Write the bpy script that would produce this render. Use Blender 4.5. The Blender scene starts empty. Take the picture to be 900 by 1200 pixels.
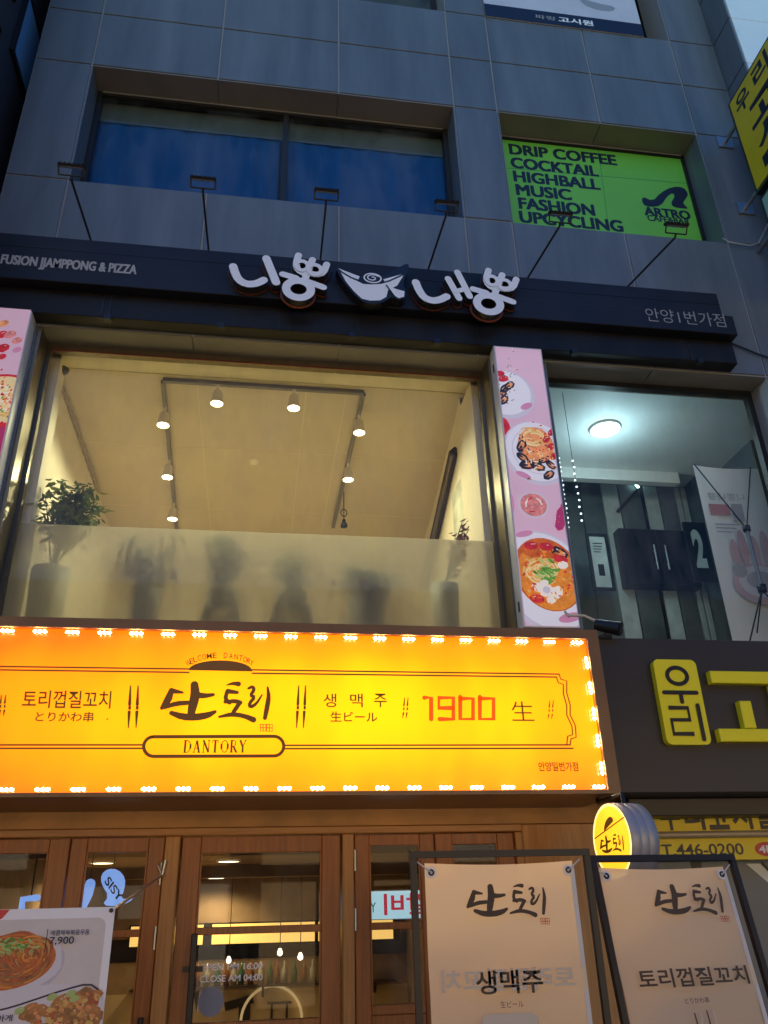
import bpy, math, random
from mathutils import Vector
R_ = math.radians
SC = bpy.context.scene
COL = SC.collection
random.seed(7)

# ------------------------------------------------------------------ camera
CAMP = Vector((0, -5.0, 1.7)); PITCH, YAW, ROLL, FPX = R_(26.752), R_(9.079), R_(-1.666), 961.7
_f = Vector((math.sin(YAW)*math.cos(PITCH), math.cos(YAW)*math.cos(PITCH), math.sin(PITCH)))
_r = Vector((math.cos(YAW), -math.sin(YAW), 0)); _u = _r.cross(_f)
CR = _r*math.cos(ROLL) + _u*math.sin(ROLL); CU = -_r*math.sin(ROLL) + _u*math.cos(ROLL); CF = _f
cd = bpy.data.cameras.new('camera'); cam = bpy.data.objects.new('camera', cd); COL.objects.link(cam)
cd.sensor_fit = 'HORIZONTAL'; cd.sensor_width = 36; cd.lens = FPX/900*36; cd.clip_start = .05; cd.clip_end = 500
from mathutils import Matrix
M3 = Matrix((CR, CU, -CF)).transposed()
cam.matrix_world = Matrix.Translation(CAMP) @ M3.to_4x4()
SC.camera = cam

# ------------------------------------------------------------------ world, sun, exposure
w = bpy.data.worlds.new('World'); SC.world = w; w.use_nodes = True
nt = w.node_tree; nt.nodes.clear()
sky = nt.nodes.new('ShaderNodeTexSky'); sky.sky_type = 'NISHITA'; sky.sun_disc = False
sky.sun_elevation = R_(6.6); sky.sun_rotation = R_(200); sky.ozone_density = 3.0; sky.air_density = 1.2; sky.dust_density = .6
mul = nt.nodes.new('ShaderNodeMix'); mul.data_type = 'RGBA'; mul.blend_type = 'MULTIPLY'
mul.inputs[0].default_value = 1; mul.inputs[7].default_value = (.42, 1.0, 1.85, 1)
bg = nt.nodes.new('ShaderNodeBackground'); bg.inputs[1].default_value = .15
wo = nt.nodes.new('ShaderNodeOutputWorld')
nt.links.new(sky.outputs[0], mul.inputs[6]); nt.links.new(mul.outputs[2], bg.inputs[0]); nt.links.new(bg.outputs[0], wo.inputs[0])
sd = bpy.data.lights.new('sun', 'SUN'); sd.energy = .10; sd.angle = R_(30); sd.color = (1, .82, .66)
sun = bpy.data.objects.new('sun', sd); COL.objects.link(sun); sun.rotation_euler = (R_(70), 0, R_(-20))
vs = SC.view_settings; vs.view_transform = 'Standard'; vs.look = 'None'; vs.gamma = 1; vs.exposure = 0.44; vs.use_curve_mapping = False
SC.render.engine = 'CYCLES'
cy = SC.cycles
cy.use_denoising = True; cy.max_bounces = 8; cy.diffuse_bounces = 4; cy.glossy_bounces = 4; cy.transmission_bounces = 6; cy.transparent_max_bounces = 24
cy.sample_clamp_indirect = 4; cy.caustics_reflective = False; cy.caustics_refractive = False

# ------------------------------------------------------------------ projection helpers (photo pixel -> point on a real plane)
def ray(px, py): return CR*(px-450) + CU*(600-py) + CF*FPX
def P(px, py, y=0.0):
    d = ray(px, py); t = (y-CAMP.y)/d.y; p = CAMP + d*t
    return (p.x, p.z)
def PZ(px, py, z):
    d = ray(px, py); t = (z-CAMP.z)/d.z; p = CAMP + d*t
    return (p.x, p.y)
class Frame:
    def __init__(s, O, U, V): s.O, s.U, s.V = Vector(O), Vector(U).normalized(), Vector(V).normalized(); s.N = s.U.cross(s.V).normalized()
    def at(s, u, v, n=0): return s.O + s.U*u + s.V*v + s.N*n
    def px(s, a, b):
        d = ray(a, b); t = (s.O-CAMP).dot(s.N)/d.dot(s.N); p = CAMP + d*t - s.O
        return (p.dot(s.U), p.dot(s.V))
def FY(y): return Frame((0, y, 0), (1, 0, 0), (0, 0, 1))      # facade-parallel plane, N faces the street

# ------------------------------------------------------------------ materials
MATS = {}
def mat(name, col, rough=.5, metal=0, spec=.5, var=0, vscale=3, bump=0, bscale=40, stretch=None, col2=None, ramp=(.35, .65), rvar=0):
    m = bpy.data.materials.new(name); m.use_nodes = True; MATS[name] = m
    n = m.node_tree; b = n.nodes['Principled BSDF']
    b.inputs['Base Color'].default_value = (*col, 1); b.inputs['Roughness'].default_value = rough
    b.inputs['Metallic'].default_value = metal; b.inputs['Specular IOR Level'].default_value = spec
    if var or bump or col2 or rvar:
        tc = n.nodes.new('ShaderNodeTexCoord'); mp = n.nodes.new('ShaderNodeMapping')
        geo = n.nodes.new('ShaderNodeNewGeometry')
        n.links.new(geo.outputs['Position'], mp.inputs[0])
        if stretch: mp.inputs['Scale'].default_value = stretch
        nz = n.nodes.new('ShaderNodeTexNoise'); nz.inputs['Scale'].default_value = vscale; nz.inputs['Detail'].default_value = 6; nz.inputs['Roughness'].default_value = .6
        n.links.new(mp.outputs[0], nz.inputs['Vector'])
        cr = n.nodes.new('ShaderNodeValToRGB')
        c2 = col2 or tuple(c*(1-var) for c in col); c1 = col if col2 else tuple(min(1, c*(1+var)) for c in col)
        cr.color_ramp.elements[0].position = ramp[0]; cr.color_ramp.elements[1].position = ramp[1]
        cr.color_ramp.elements[0].color = (*c2, 1); cr.color_ramp.elements[1].color = (*c1, 1)
        n.links.new(nz.outputs['Fac'], cr.inputs[0]); n.links.new(cr.outputs[0], b.inputs['Base Color'])
        if rvar:
            mr = n.nodes.new('ShaderNodeMapRange'); mr.inputs['To Min'].default_value = max(.02, rough-rvar); mr.inputs['To Max'].default_value = min(1, rough+rvar)
            n.links.new(nz.outputs['Fac'], mr.inputs['Value']); n.links.new(mr.outputs[0], b.inputs['Roughness'])
        if bump:
            nb = n.nodes.new('ShaderNodeTexNoise'); nb.inputs['Scale'].default_value = bscale; nb.inputs['Detail'].default_value = 5
            n.links.new(mp.outputs[0], nb.inputs['Vector'])
            bp = n.nodes.new('ShaderNodeBump'); bp.inputs['Strength'].default_value = bump; bp.inputs['Distance'].default_value = .01
            n.links.new(nb.outputs['Fac'], bp.inputs['Height']); n.links.new(bp.outputs[0], b.inputs['Normal'])
    return m
def emit(name, col, s):
    m = bpy.data.materials.new(name); m.use_nodes = True; MATS[name] = m
    n = m.node_tree; b = n.nodes['Principled BSDF']
    b.inputs['Base Color'].default_value = (*[min(1, c) for c in col], 1); b.inputs['Emission Color'].default_value = (*col, 1); b.inputs['Emission Strength'].default_value = s
    return m
def glass(name, tint=(1, 1, 1), refl=1.0, rough=.02, base=.04):
    m = bpy.data.materials.new(name); m.use_nodes = True; MATS[name] = m
    n = m.node_tree; n.nodes.clear()
    o = n.nodes.new('ShaderNodeOutputMaterial'); mx = n.nodes.new('ShaderNodeMixShader')
    t = n.nodes.new('ShaderNodeBsdfTransparent'); t.inputs[0].default_value = (*tint, 1)
    g = n.nodes.new('ShaderNodeBsdfGlossy'); g.inputs['Roughness'].default_value = rough; g.inputs[0].default_value = (refl, refl, refl, 1)
    lw = n.nodes.new('ShaderNodeFresnel'); lw.inputs[0].default_value = 1.5
    geo = n.nodes.new('ShaderNodeNewGeometry'); inv = n.nodes.new('ShaderNodeMath'); inv.operation = 'SUBTRACT'; inv.inputs[0].default_value = 1
    mu = n.nodes.new('ShaderNodeMath'); mu.operation = 'MULTIPLY'
    n.links.new(geo.outputs['Backfacing'], inv.inputs[1]); n.links.new(inv.outputs[0], mu.inputs[0]); n.links.new(lw.outputs[0], mu.inputs[1])
    n.links.new(mu.outputs[0], mx.inputs[0]); n.links.new(t.outputs[0], mx.inputs[1]); n.links.new(g.outputs[0], mx.inputs[2])
    df = n.nodes.new('ShaderNodeBsdfDiffuse'); df.inputs[0].default_value = (.7, .7, .68, 1); m2 = n.nodes.new('ShaderNodeMixShader')
    nz = n.nodes.new('ShaderNodeTexNoise'); nz.inputs['Scale'].default_value = 2.3; nz.inputs['Detail'].default_value = 7; nz.inputs['Roughness'].default_value = .7
    mp = n.nodes.new('ShaderNodeMapping'); mp.inputs['Scale'].default_value = (1.6, 1, .5); n.links.new(geo.outputs['Position'], mp.inputs[0]); n.links.new(mp.outputs[0], nz.inputs['Vector'])
    mr = n.nodes.new('ShaderNodeMapRange'); mr.inputs['From Min'].default_value = .42; mr.inputs['From Max'].default_value = .75; mr.inputs['To Max'].default_value = .055; n.links.new(nz.outputs['Fac'], mr.inputs['Value'])
    n.links.new(mr.outputs[0], m2.inputs[0]); n.links.new(mx.outputs[0], m2.inputs[1]); n.links.new(df.outputs[0], m2.inputs[2]); n.links.new(m2.outputs[0], o.inputs[0])
    return m
def frosted(name):
    m = bpy.data.materials.new(name); m.use_nodes = True; MATS[name] = m
    n = m.node_tree; n.nodes.clear()
    o = n.nodes.new('ShaderNodeOutputMaterial'); mx = n.nodes.new('ShaderNodeMixShader'); mx.inputs[0].default_value = .50
    t = n.nodes.new('ShaderNodeBsdfTranslucent'); t.inputs[0].default_value = (1.0, .95, .80, 1)
    d = n.nodes.new('ShaderNodeBsdfRefraction'); d.inputs['Roughness'].default_value = .042; d.inputs['IOR'].default_value = 1.3; d.inputs[0].default_value = (.95, .95, .95, 1)
    df = n.nodes.new('ShaderNodeBsdfDiffuse'); df.inputs[0].default_value = (.75, .72, .68, 1)
    m2 = n.nodes.new('ShaderNodeMixShader'); m2.inputs[0].default_value = .3
    n.links.new(t.outputs[0], m2.inputs[1]); n.links.new(df.outputs[0], m2.inputs[2])
    n.links.new(d.outputs[0], mx.inputs[2]); n.links.new(m2.outputs[0], mx.inputs[1]); n.links.new(mx.outputs[0], o.inputs[0])
    return m
def cloth(name, col, trans=.45, clear=.0, ripple=0, var=0):
    m = bpy.data.materials.new(name); m.use_nodes = True; MATS[name] = m
    n = m.node_tree; n.nodes.clear()
    o = n.nodes.new('ShaderNodeOutputMaterial'); mx = n.nodes.new('ShaderNodeMixShader'); mx.inputs[0].default_value = trans
    d = n.nodes.new('ShaderNodeBsdfDiffuse'); t = n.nodes.new('ShaderNodeBsdfTranslucent')
    d.inputs[0].default_value = (*col, 1); t.inputs[0].default_value = (*col, 1)
    n.links.new(d.outputs[0], mx.inputs[1]); n.links.new(t.outputs[0], mx.inputs[2])
    last = mx
    if clear:
        tr = n.nodes.new('ShaderNodeBsdfTransparent'); m2 = n.nodes.new('ShaderNodeMixShader'); m2.inputs[0].default_value = clear
        n.links.new(mx.outputs[0], m2.inputs[1]); n.links.new(tr.outputs[0], m2.inputs[2]); last = m2
    if ripple:
        geo = n.nodes.new('ShaderNodeNewGeometry'); mp = n.nodes.new('ShaderNodeMapping'); mp.inputs['Scale'].default_value = (2.2, 2.2, 9)
        nb = n.nodes.new('ShaderNodeTexNoise'); nb.inputs['Scale'].default_value = 1.6; nb.inputs['Detail'].default_value = 2
        bp = n.nodes.new('ShaderNodeBump'); bp.inputs['Strength'].default_value = ripple; bp.inputs['Distance'].default_value = .03
        n.links.new(geo.outputs['Position'], mp.inputs[0]); n.links.new(mp.outputs[0], nb.inputs['Vector']); n.links.new(nb.outputs['Fac'], bp.inputs['Height'])
        n.links.new(bp.outputs[0], d.inputs['Normal']); n.links.new(bp.outputs[0], t.inputs['Normal'])
    n.links.new(last.outputs[0], o.inputs[0])
    return m
def wood(name, c1, c2, rough=.38, axis='z'):
    st = {'z': (26, 26, 1.3), 'x': (1.3, 26, 26)}[axis]
    return mat(name, c1, rough, col2=c2, vscale=1.6, stretch=st, bump=.12, bscale=3, ramp=(.3, .7), rvar=.08)
def backlit(name):            # printed acrylic over uneven tubes: brighter where the tubes run
    m = bpy.data.materials.new(name); m.use_nodes = True; MATS[name] = m
    n = m.node_tree; b = n.nodes['Principled BSDF']
    geo = n.nodes.new('ShaderNodeNewGeometry'); sp = n.nodes.new('ShaderNodeSeparateXYZ'); n.links.new(geo.outputs['Position'], sp.inputs[0])
    def math_(op, a, b_=None, c=None):
        q = n.nodes.new('ShaderNodeMath'); q.operation = op
        for i, v in enumerate((a, b_, c)):
            if v is None: continue
            if isinstance(v, (int, float)): q.inputs[i].default_value = v
            else: n.links.new(v, q.inputs[i])
        return q.outputs[0]
    dz = math_('DIVIDE', math_('ABSOLUTE', math_('SUBTRACT', sp.outputs[2], 2.72)), .43)
    dz = math_('POWER', dz, 2.2)
    dx = math_('DIVIDE', math_('ABSOLUTE', math_('SUBTRACT', sp.outputs[0], .55)), 1.75); dx = math_('POWER', dx, 1.8)
    nz = n.nodes.new('ShaderNodeTexNoise'); nz.inputs['Scale'].default_value = 2.2; nz.inputs['Detail'].default_value = 2
    mp = n.nodes.new('ShaderNodeMapping'); mp.inputs['Scale'].default_value = (1.4, 1, .6); n.links.new(geo.outputs['Position'], mp.inputs[0]); n.links.new(mp.outputs[0], nz.inputs['Vector'])
    v = math_('ADD', math_('MULTIPLY', dz, .60), math_('MULTIPLY', dx, .45)); v = math_('ADD', v, math_('MULTIPLY', math_('SUBTRACT', nz.outputs['Fac'], .5), .5)); v = math_('ADD', v, .08)
    cr = n.nodes.new('ShaderNodeValToRGB'); cr.color_ramp.elements[0].position = 0; cr.color_ramp.elements[1].position = 1
    cr.color_ramp.elements[0].color = (1.0, .42, .0, 1); cr.color_ramp.elements[1].color = (1.0, .10, .0, 1)
    e = cr.color_ramp.elements.new(.45); e.color = (1.0, .225, .0, 1)
    n.links.new(v, cr.inputs[0]); n.links.new(cr.outputs[0], b.inputs['Emission Color']); b.inputs['Emission Strength'].default_value = 1.65
    b.inputs['Base Color'].default_value = (.10, .03, .0, 1); b.inputs['Roughness'].default_value = .3
    return m

CLAD = mat('cladding', (.122, .149, .170), .42, spec=.5, var=.19, vscale=1.6, stretch=(2.4, 2.4, .3), rvar=.10, bump=.02, bscale=6)
JOINT = mat('joint_sealant', (.30, .31, .32), .8)
JDARK = mat('joint_dark', (.05, .05, .055), .8)
SOFF = mat('soffit_panel', (.20, .19, .165), .5, var=.12, vscale=1.5)
FASCIA = mat('fascia_navy', (.014, .015, .022), .45, spec=.3, var=.25, vscale=2, rvar=.1)
FASCIA2 = mat('fascia_charcoal', (.012, .012, .014), .5, spec=.3, var=.3, vscale=2, stretch=(3, 1, 1), rvar=.1)
BRONZE = mat('bronze_frame', (.20, .165, .115), .33, metal=.75, var=.12, vscale=2, stretch=(8, 8, .6))
BLACKM = mat('black_metal', (.018, .018, .02), .4, metal=.3)
BLACKP = mat('black_paint', (.012, .012, .014), .35)
STEEL = mat('steel', (.45, .45, .44), .35, metal=.9)
WHITEP = mat('white_paint', (.78, .79, .80), .4)
LETTERW = mat('letter_white', (.90, .93, .93), .45)
LETTERG = mat('letter_grey', (.42, .42, .40), .5)
LSIDE = mat('letter_side', (.012, .012, .014), .3)
LRIM = mat('letter_rim', (.22, .06, .035), .4)
G2 = glass('window_glass', (.95, .96, .94), .36)
G3 = glass('upper_glass', (.80, .86, .90), .7)
GD = glass('door_glass', (.88, .87, .84), .35)
FROST = frosted('frosted_film')
CURT = mat('blue_curtain', (.004, .092, .25), .8, var=.12, vscale=1.2, stretch=(14, 1, .4))
OLIVE = mat('olive_backing', (.17, .165, .115), .8, var=.1)
GREENV = mat('green_vinyl', (.16, .53, .06), .45, var=.05, vscale=1)
GREEND = mat('green_vinyl_seam', (.035, .26, .05), .5)
INK = mat('ink_navy', (.008, .012, .03), .5)
WOODD = wood('door_wood', (.41, .138, .027), (.22, .064, .013))
WOODL = wood('frame_wood', (.56, .27, .075), (.36, .15, .035))
WOODX = wood('lintel_wood', (.52, .24, .065), (.34, .14, .032), axis='x')
CEIL2 = mat('cafe_ceiling', (.66, .57, .43), .8, var=.05, vscale=1.2)
WALL2 = mat('cafe_wall', (.82, .74, .58), .8, var=.04)
FLOORI = mat('cafe_floor', (.62, .50, .34), .5, var=.1)
WHITEW = mat('stairwell_white', (.72, .76, .74), .6, var=.03)
DARKW = mat('stairwell_dark_panel', (.10, .125, .125), .45, var=.25, vscale=3)
PALEW = mat('stairwell_pale_panel', (.50, .57, .55), .6, var=.18, vscale=4)
CASEB = mat('sign_case_brown', (.24, .125, .05), .35, metal=.0, var=.15, vscale=2)
SIGNF = backlit('sign_face')
BROWNI = emit('ink_brown', (.085, .032, .003), .55)
REDI = emit('red_print', (.85, .065, .0), .85)
PALEI = mat('ink_pale', (.85, .45, .15), .5)
LEDE = emit('led_lens', (1.0, .96, .66), 80)
LEDB = mat('led_strip', (.5, .45, .3), .5)
DSIGN = mat('dark_sign', (.034, .028, .024), .42, var=.15, vscale=1.5, rvar=.08)
YELP = mat('yellow_acrylic', (.94, .83, .015), .35)
YELS = mat('yellow_sheet', (.80, .64, .02), .45, var=.06)
TARP = mat('street_sign_yellow', (.78, .55, .015), .45, var=.05)
PINKP = mat('pink_print', (.62, .40, .50), .4, var=.05, vscale=1)
PINKD = mat('pink_print_deep', (.55, .22, .36), .4)
ASPH = mat('asphalt', (.055, .055, .058), .8, var=.25, vscale=8, bump=.3, bscale=90)
PAVE = mat('paving', (.28, .265, .25), .8, var=.2, vscale=5, bump=.2, bscale=60)
NEIGH = mat('neighbour_dark', (.030, .034, .045), .5, var=.2, vscale=.6)
NWIN = mat('neighbour_glass', (.14, .34, .62), .2)
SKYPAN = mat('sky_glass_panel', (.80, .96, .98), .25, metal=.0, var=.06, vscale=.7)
FABR = cloth('banner_fabric', (.96, .89, .72), .62, clear=.06, ripple=.07)
FABW = cloth('banner_hem', (.80, .82, .84), .35)
XFAB = cloth('x_banner_fabric', (.88, .90, .90), .3)
XPRINT = mat('x_banner_pink', (.60, .44, .46), .8); XRED = mat('x_banner_red', (.52, .25, .27), .8); XGREY = mat('x_banner_grey', (.42, .44, .46), .8)
INKB = mat('ink_dark_brown', (.085, .062, .042), .8)
GHOST = mat('ghost_ink', (.60, .54, .44), .8)
SEAL = mat('seal_red', (.55, .10, .06), .7)

# ------------------------------------------------------------------ mesh builder
def clip_poly(pts, rect):
    x0, x1, z0, z1 = rect
    for ax, lim, sg in ((0, x0, 1), (0, x1, -1), (1, z0, 1), (1, z1, -1)):
        out = []
        for i in range(len(pts)):
            a, b = pts[i-1], pts[i]
            ia, ib = (a[ax]-lim)*sg >= 0, (b[ax]-lim)*sg >= 0
            if ia != ib:
                t = (lim-a[ax])/(b[ax]-a[ax]); out.append((a[0]+(b[0]-a[0])*t, a[1]+(b[1]-a[1])*t))
            if ib: out.append(b)
        pts = out
        if len(pts) < 3: return []
    return pts
TXT = {}
def text_geo(body):
    if body not in TXT:
        c = bpy.data.curves.new('txt', 'FONT'); c.body = body; c.resolution_u = 4; c.align_x = 'LEFT'
        o = bpy.data.objects.new('txt', c); COL.objects.link(o)
        dg = bpy.context.evaluated_depsgraph_get(); dg.update()
        m = bpy.data.meshes.new_from_object(o.evaluated_get(dg))
        V = [(v.co.x, v.co.y) for v in m.vertices]; Fc = [tuple(p.vertices) for p in m.polygons]
        bpy.data.objects.remove(o); bpy.data.curves.remove(c); bpy.data.meshes.remove(m)
        TXT[body] = (V, Fc)
    return TXT[body]
def text_bold(body, off):
    key = (body, off)
    if key not in TXT:
        c = bpy.data.curves.new('txt', 'FONT'); c.body = body; c.resolution_u = 4; c.offset = off
        o = bpy.data.objects.new('txt', c); COL.objects.link(o)
        dg = bpy.context.evaluated_depsgraph_get(); dg.update()
        m = bpy.data.meshes.new_from_object(o.evaluated_get(dg))
        V = [(v.co.x, v.co.y) for v in m.vertices]; Fc = [tuple(p.vertices) for p in m.polygons]
        bpy.data.objects.remove(o); bpy.data.curves.remove(c); bpy.data.meshes.remove(m)
        TXT[key] = (V, Fc)
    return TXT[key]
class MB:
    def __init__(s): s.v, s.f, s.mi, s.mats, s.smooth, s.layer, s.step = [], [], [], [], [], 0, .00025
    def m(s, mt):
        if mt not in s.mats: s.mats.append(mt)
        return s.mats.index(mt)
    def add(s, vs_, fs, mt, smooth=False):
        b = len(s.v); s.v += [Vector(q) for q in vs_]; k = s.m(mt)
        for f in fs: s.f.append(tuple(b+i for i in f)); s.mi.append(k); s.smooth.append(smooth)
        return s
    def box(s, x0, x1, y0, y1, z0, z1, mt):
        v = [(x, y, z) for x in (x0, x1) for y in (y0, y1) for z in (z0, z1)]
        return s.add(v, [(0, 1, 3, 2), (4, 6, 7, 5), (0, 4, 5, 1), (2, 3, 7, 6), (0, 2, 6, 4), (1, 5, 7, 3)], mt)
    def bbox(s, x0, x1, y0, y1, z0, z1, mt, c=.004):       # chamfered on the street side
        a = [(x0, y1, z0), (x1, y1, z0), (x1, y1, z1), (x0, y1, z1)]
        b = [(x0, y0+c, z0), (x1, y0+c, z0), (x1, y0+c, z1), (x0, y0+c, z1)]
        d = [(x0+c, y0, z0+c), (x1-c, y0, z0+c), (x1-c, y0, z1-c), (x0+c, y0, z1-c)]
        q = [(3, 2, 1, 0), (8, 9, 10, 11)]
        for i in range(4):
            j = (i+1) % 4; q += [(i, j, 4+j, 4+i), (4+i, 4+j, 8+j, 8+i)]
        return s.add(a+b+d, q, mt)
    def fbox(s, fr, u0, u1, v0, v1, n0, n1, mt):
        v = [fr.at(u, vv, n) for u in (u0, u1) for vv in (v0, v1) for n in (n0, n1)]
        return s.add(v, [(0, 1, 3, 2), (4, 6, 7, 5), (0, 4, 5, 1), (2, 3, 7, 6), (0, 2, 6, 4), (1, 5, 7, 3)], mt)
    def poly(s, fr, pts, mt, n=0, clip=None, depth=0):
        if clip: pts = clip_poly(list(pts), clip)
        if len(pts) < 3: return s
        a = sum(pts[i-1][0]*pts[i][1]-pts[i][0]*pts[i-1][1] for i in range(len(pts)))
        if a < 0: pts = list(pts)[::-1]
        k = len(pts)
        v = [fr.at(p[0], p[1], n+depth) for p in pts]; f = [tuple(range(k))]
        if depth:
            v += [fr.at(p[0], p[1], n) for p in pts]; f += [tuple(range(2*k-1, k-1, -1))]
            f += [(i, k+i, k+(i+1) % k, (i+1) % k) for i in range(k)]
        return s.add(v, f, mt)
    def nl(s, step=None): s.layer += step or s.step; return s.layer
    def ell(s, fr, c, rx, ry, mt, n=None, k=32, rot=0, clip=None, depth=0, wob=0):
        if n is None: n = s.nl()
        ca, sa = math.cos(rot), math.sin(rot); pts = []
        for i in range(k):
            t = 2*math.pi*i/k; q = 1+wob*math.sin(t*7+c[0]*9)
            x, y = rx*q*math.cos(t), ry*q*math.sin(t); pts.append((c[0]+x*ca-y*sa, c[1]+x*sa+y*ca))
        return s.poly(fr, pts, mt, n, clip, depth)
    def ring(s, fr, c, rx, ry, wd, mt, n=None, depth=0, k=36, side=None, rim=None):
        if n is None: n = s.nl()
        o = [(c[0]+rx*math.cos(2*math.pi*i/k), c[1]+ry*math.sin(2*math.pi*i/k)) for i in range(k)]
        q = [(c[0]+(rx-wd)*math.cos(2*math.pi*i/k), c[1]+(ry-wd)*math.sin(2*math.pi*i/k)) for i in range(k)]
        v = [fr.at(*p, n+depth) for p in o]+[fr.at(*p, n+depth) for p in q]
        f = [(i, (i+1) % k, k+(i+1) % k, k+i) for i in range(k)]
        s.add(v, f, mt)
        if depth:
            v = [fr.at(*p, n+depth) for p in o]+[fr.at(*p, n+depth) for p in q]+[fr.at(*p, n) for p in o]+[fr.at(*p, n) for p in q]
            f = [(2*k+i, 2*k+(i+1) % k, (i+1) % k, i) for i in range(k)]+[(k+i, k+(i+1) % k, 3*k+(i+1) % k, 3*k+i) for i in range(k)]
            s.add(v, f, side or mt)
        return s
    def stroke(s, fr, pts, wd, mt, n=None, depth=0, cap=True, clip=None, side=None, sm=0):
        if n is None: n = s.nl()
        pts = [tuple(p) for p in pts]
        if not isinstance(wd, (list, tuple)): wd = [wd]*len(pts)
        for _ in range(sm):                                  # corner cutting
            q, w2 = [pts[0]], [wd[0]]
            for i in range(len(pts)-1):
                a, b = pts[i], pts[i+1]
                for t in (.25, .75): q.append((a[0]+(b[0]-a[0])*t, a[1]+(b[1]-a[1])*t)); w2.append(wd[i]+(wd[i+1]-wd[i])*t)
            q.append(pts[-1]); w2.append(wd[-1]); pts, wd = q, w2
        L, Rr = [], []
        K = len(pts)
        for i in range(K):
            a = Vector(pts[max(0, i-1)]); b = Vector(pts[min(K-1, i+1)]); d = (b-a)
            if d.length < 1e-9: d = Vector((1, 0))
            d.normalize(); nn = Vector((-d.y, d.x)); h = wd[i]/2
            L.append((pts[i][0]+nn.x*h, pts[i][1]+nn.y*h)); Rr.append((pts[i][0]-nn.x*h, pts[i][1]-nn.y*h))
        def capf(i, j):
            c = Vector(pts[i]); d = (c-Vector(pts[j])).normalized(); h = wd[i]/2; base = math.atan2(d.y, d.x)
            return [(c.x+h*math.cos(base+t), c.y+h*math.sin(base+t)) for t in (-1.05, -.52, 0, .52, 1.05)]
        end = capf(K-1, K-2) if cap else []; st = capf(0, 1) if cap else []
        # outline: right side forward, end cap, left side back, start cap
        quads = [[Rr[i], Rr[i+1], L[i+1], L[i]] for i in range(K-1)]
        if cap: quads += [[Rr[-1]]+end+[L[-1]], [L[0]]+st+[Rr[0]]]
        for q in quads: s.poly(fr, q, mt, n+depth, clip)
        if depth:
            o = Rr+end+L[::-1]+st; k = len(o)
            v = [fr.at(*p, n+depth) for p in o]+[fr.at(*p, n) for p in o]
            s.add(v, [(i, k+i, k+(i+1) % k, (i+1) % k) for i in range(k)], side or mt)
        return s
    def tube(s, pts, r, mt, k=8, cap=True):
        pts = [Vector(p) for p in pts]; K = len(pts)
        if not isinstance(r, (list, tuple)): r = [r]*K
        d0 = (pts[1]-pts[0]).normalized(); ref = Vector((0, 0, 1)) if abs(d0.z) < .9 else Vector((1, 0, 0))
        v = []
        for i in range(K):
            d = (pts[min(K-1, i+1)]-pts[max(0, i-1)]).normalized(); a = d.cross(ref).normalized(); b = d.cross(a)
            for j in range(k):
                t = 2*math.pi*j/k; v.append(pts[i]+(a*math.cos(t)+b*math.sin(t))*r[i])
        f = [(i*k+j, i*k+(j+1) % k, (i+1)*k+(j+1) % k, (i+1)*k+j) for i in range(K-1) for j in range(k)]
        s.add(v, f, mt, True)
        if cap: s.add(v[:k]+v[-k:], [tuple(range(k)), tuple(range(2*k-1, k-1, -1))], mt)
        return s
    def lathe(s, c, prof, mt, k=20, axis=None):
        c = Vector(c); ax = Vector(axis or (0, 0, 1)).normalized(); ref = Vector((1, 0, 0)) if abs(ax.x) < .9 else Vector((0, 1, 0))
        a = ax.cross(ref).normalized(); b = ax.cross(a)
        v = [c+ax*h+(a*math.cos(2*math.pi*j/k)+b*math.sin(2*math.pi*j/k))*max(r, 1e-4) for (r, h) in prof for j in range(k)]
        f = [(i*k+j, i*k+(j+1) % k, (i+1)*k+(j+1) % k, (i+1)*k+j) for i in range(len(prof)-1) for j in range(k)]
        return s.add(v, f, mt, True)
    def text(s, fr, body, u0, u1, v0, v1, mt, n=None, bold=0, depth=0, mirror=False, shear=0, rotpx=None, fat=0):
        if n is None: n = s.nl()
        if fat:
            for q, (a, b) in enumerate(((-1, -.6), (1, -.6), (-1, .6), (1, .6), (0, 0), (-1, 0), (1, 0), (0, .6), (0, -.6))): s.text(fr, body, u0+a*fat, u1+a*fat, v0+b*fat, v1+b*fat, mt, n+.00008*q, bold, depth, mirror, shear)
            return s
        V, Fc = text_bold(body, bold) if bold else text_geo(body)
        xs = [p[0] for p in V]; ys = [p[1] for p in V]; ax, bx, ay, by = min(xs), max(xs), min(ys), max(ys)
        def mp(p):
            a = (p[0]-ax)/(bx-ax); b = (p[1]-ay)/(by-ay) if by > ay else 0
            if mirror: a = 1-a
            u = u0+(u1-u0)*a; v = v0+(v1-v0)*b
            return (u+shear*(v-v0), v)
        if rotpx: q4 = rotpx            # four frame points tl,tr,br,bl : bilinear placing
        v = []
        for p in V:
            if rotpx:
                a = (p[0]-ax)/(bx-ax); b = (p[1]-ay)/(by-ay)
                if mirror: a = 1-a
                tl, tr, br, bl = q4
                u = (tl[0]*(1-a)+tr[0]*a)*b+(bl[0]*(1-a)+br[0]*a)*(1-b); w_ = (tl[1]*(1-a)+tr[1]*a)*b+(bl[1]*(1-a)+br[1]*a)*(1-b)
            else: u, w_ = mp(p)
            v.append(fr.at(u, w_, n+depth))
        s.add(v, Fc, mt)
        if depth:
            ec = {}
            for f in Fc:
                for i in range(len(f)):
                    e = (f[i-1], f[i]); ec[e] = ec.get(e, 0)+1
            bd = [e for e in ec if (e[1], e[0]) not in ec]
            vb = v+[q-fr.N*depth for q in v]; K = len(v)
            s.add(vb, [(a, K+a, K+b, b) for a, b in bd], mt)
        return s
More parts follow.
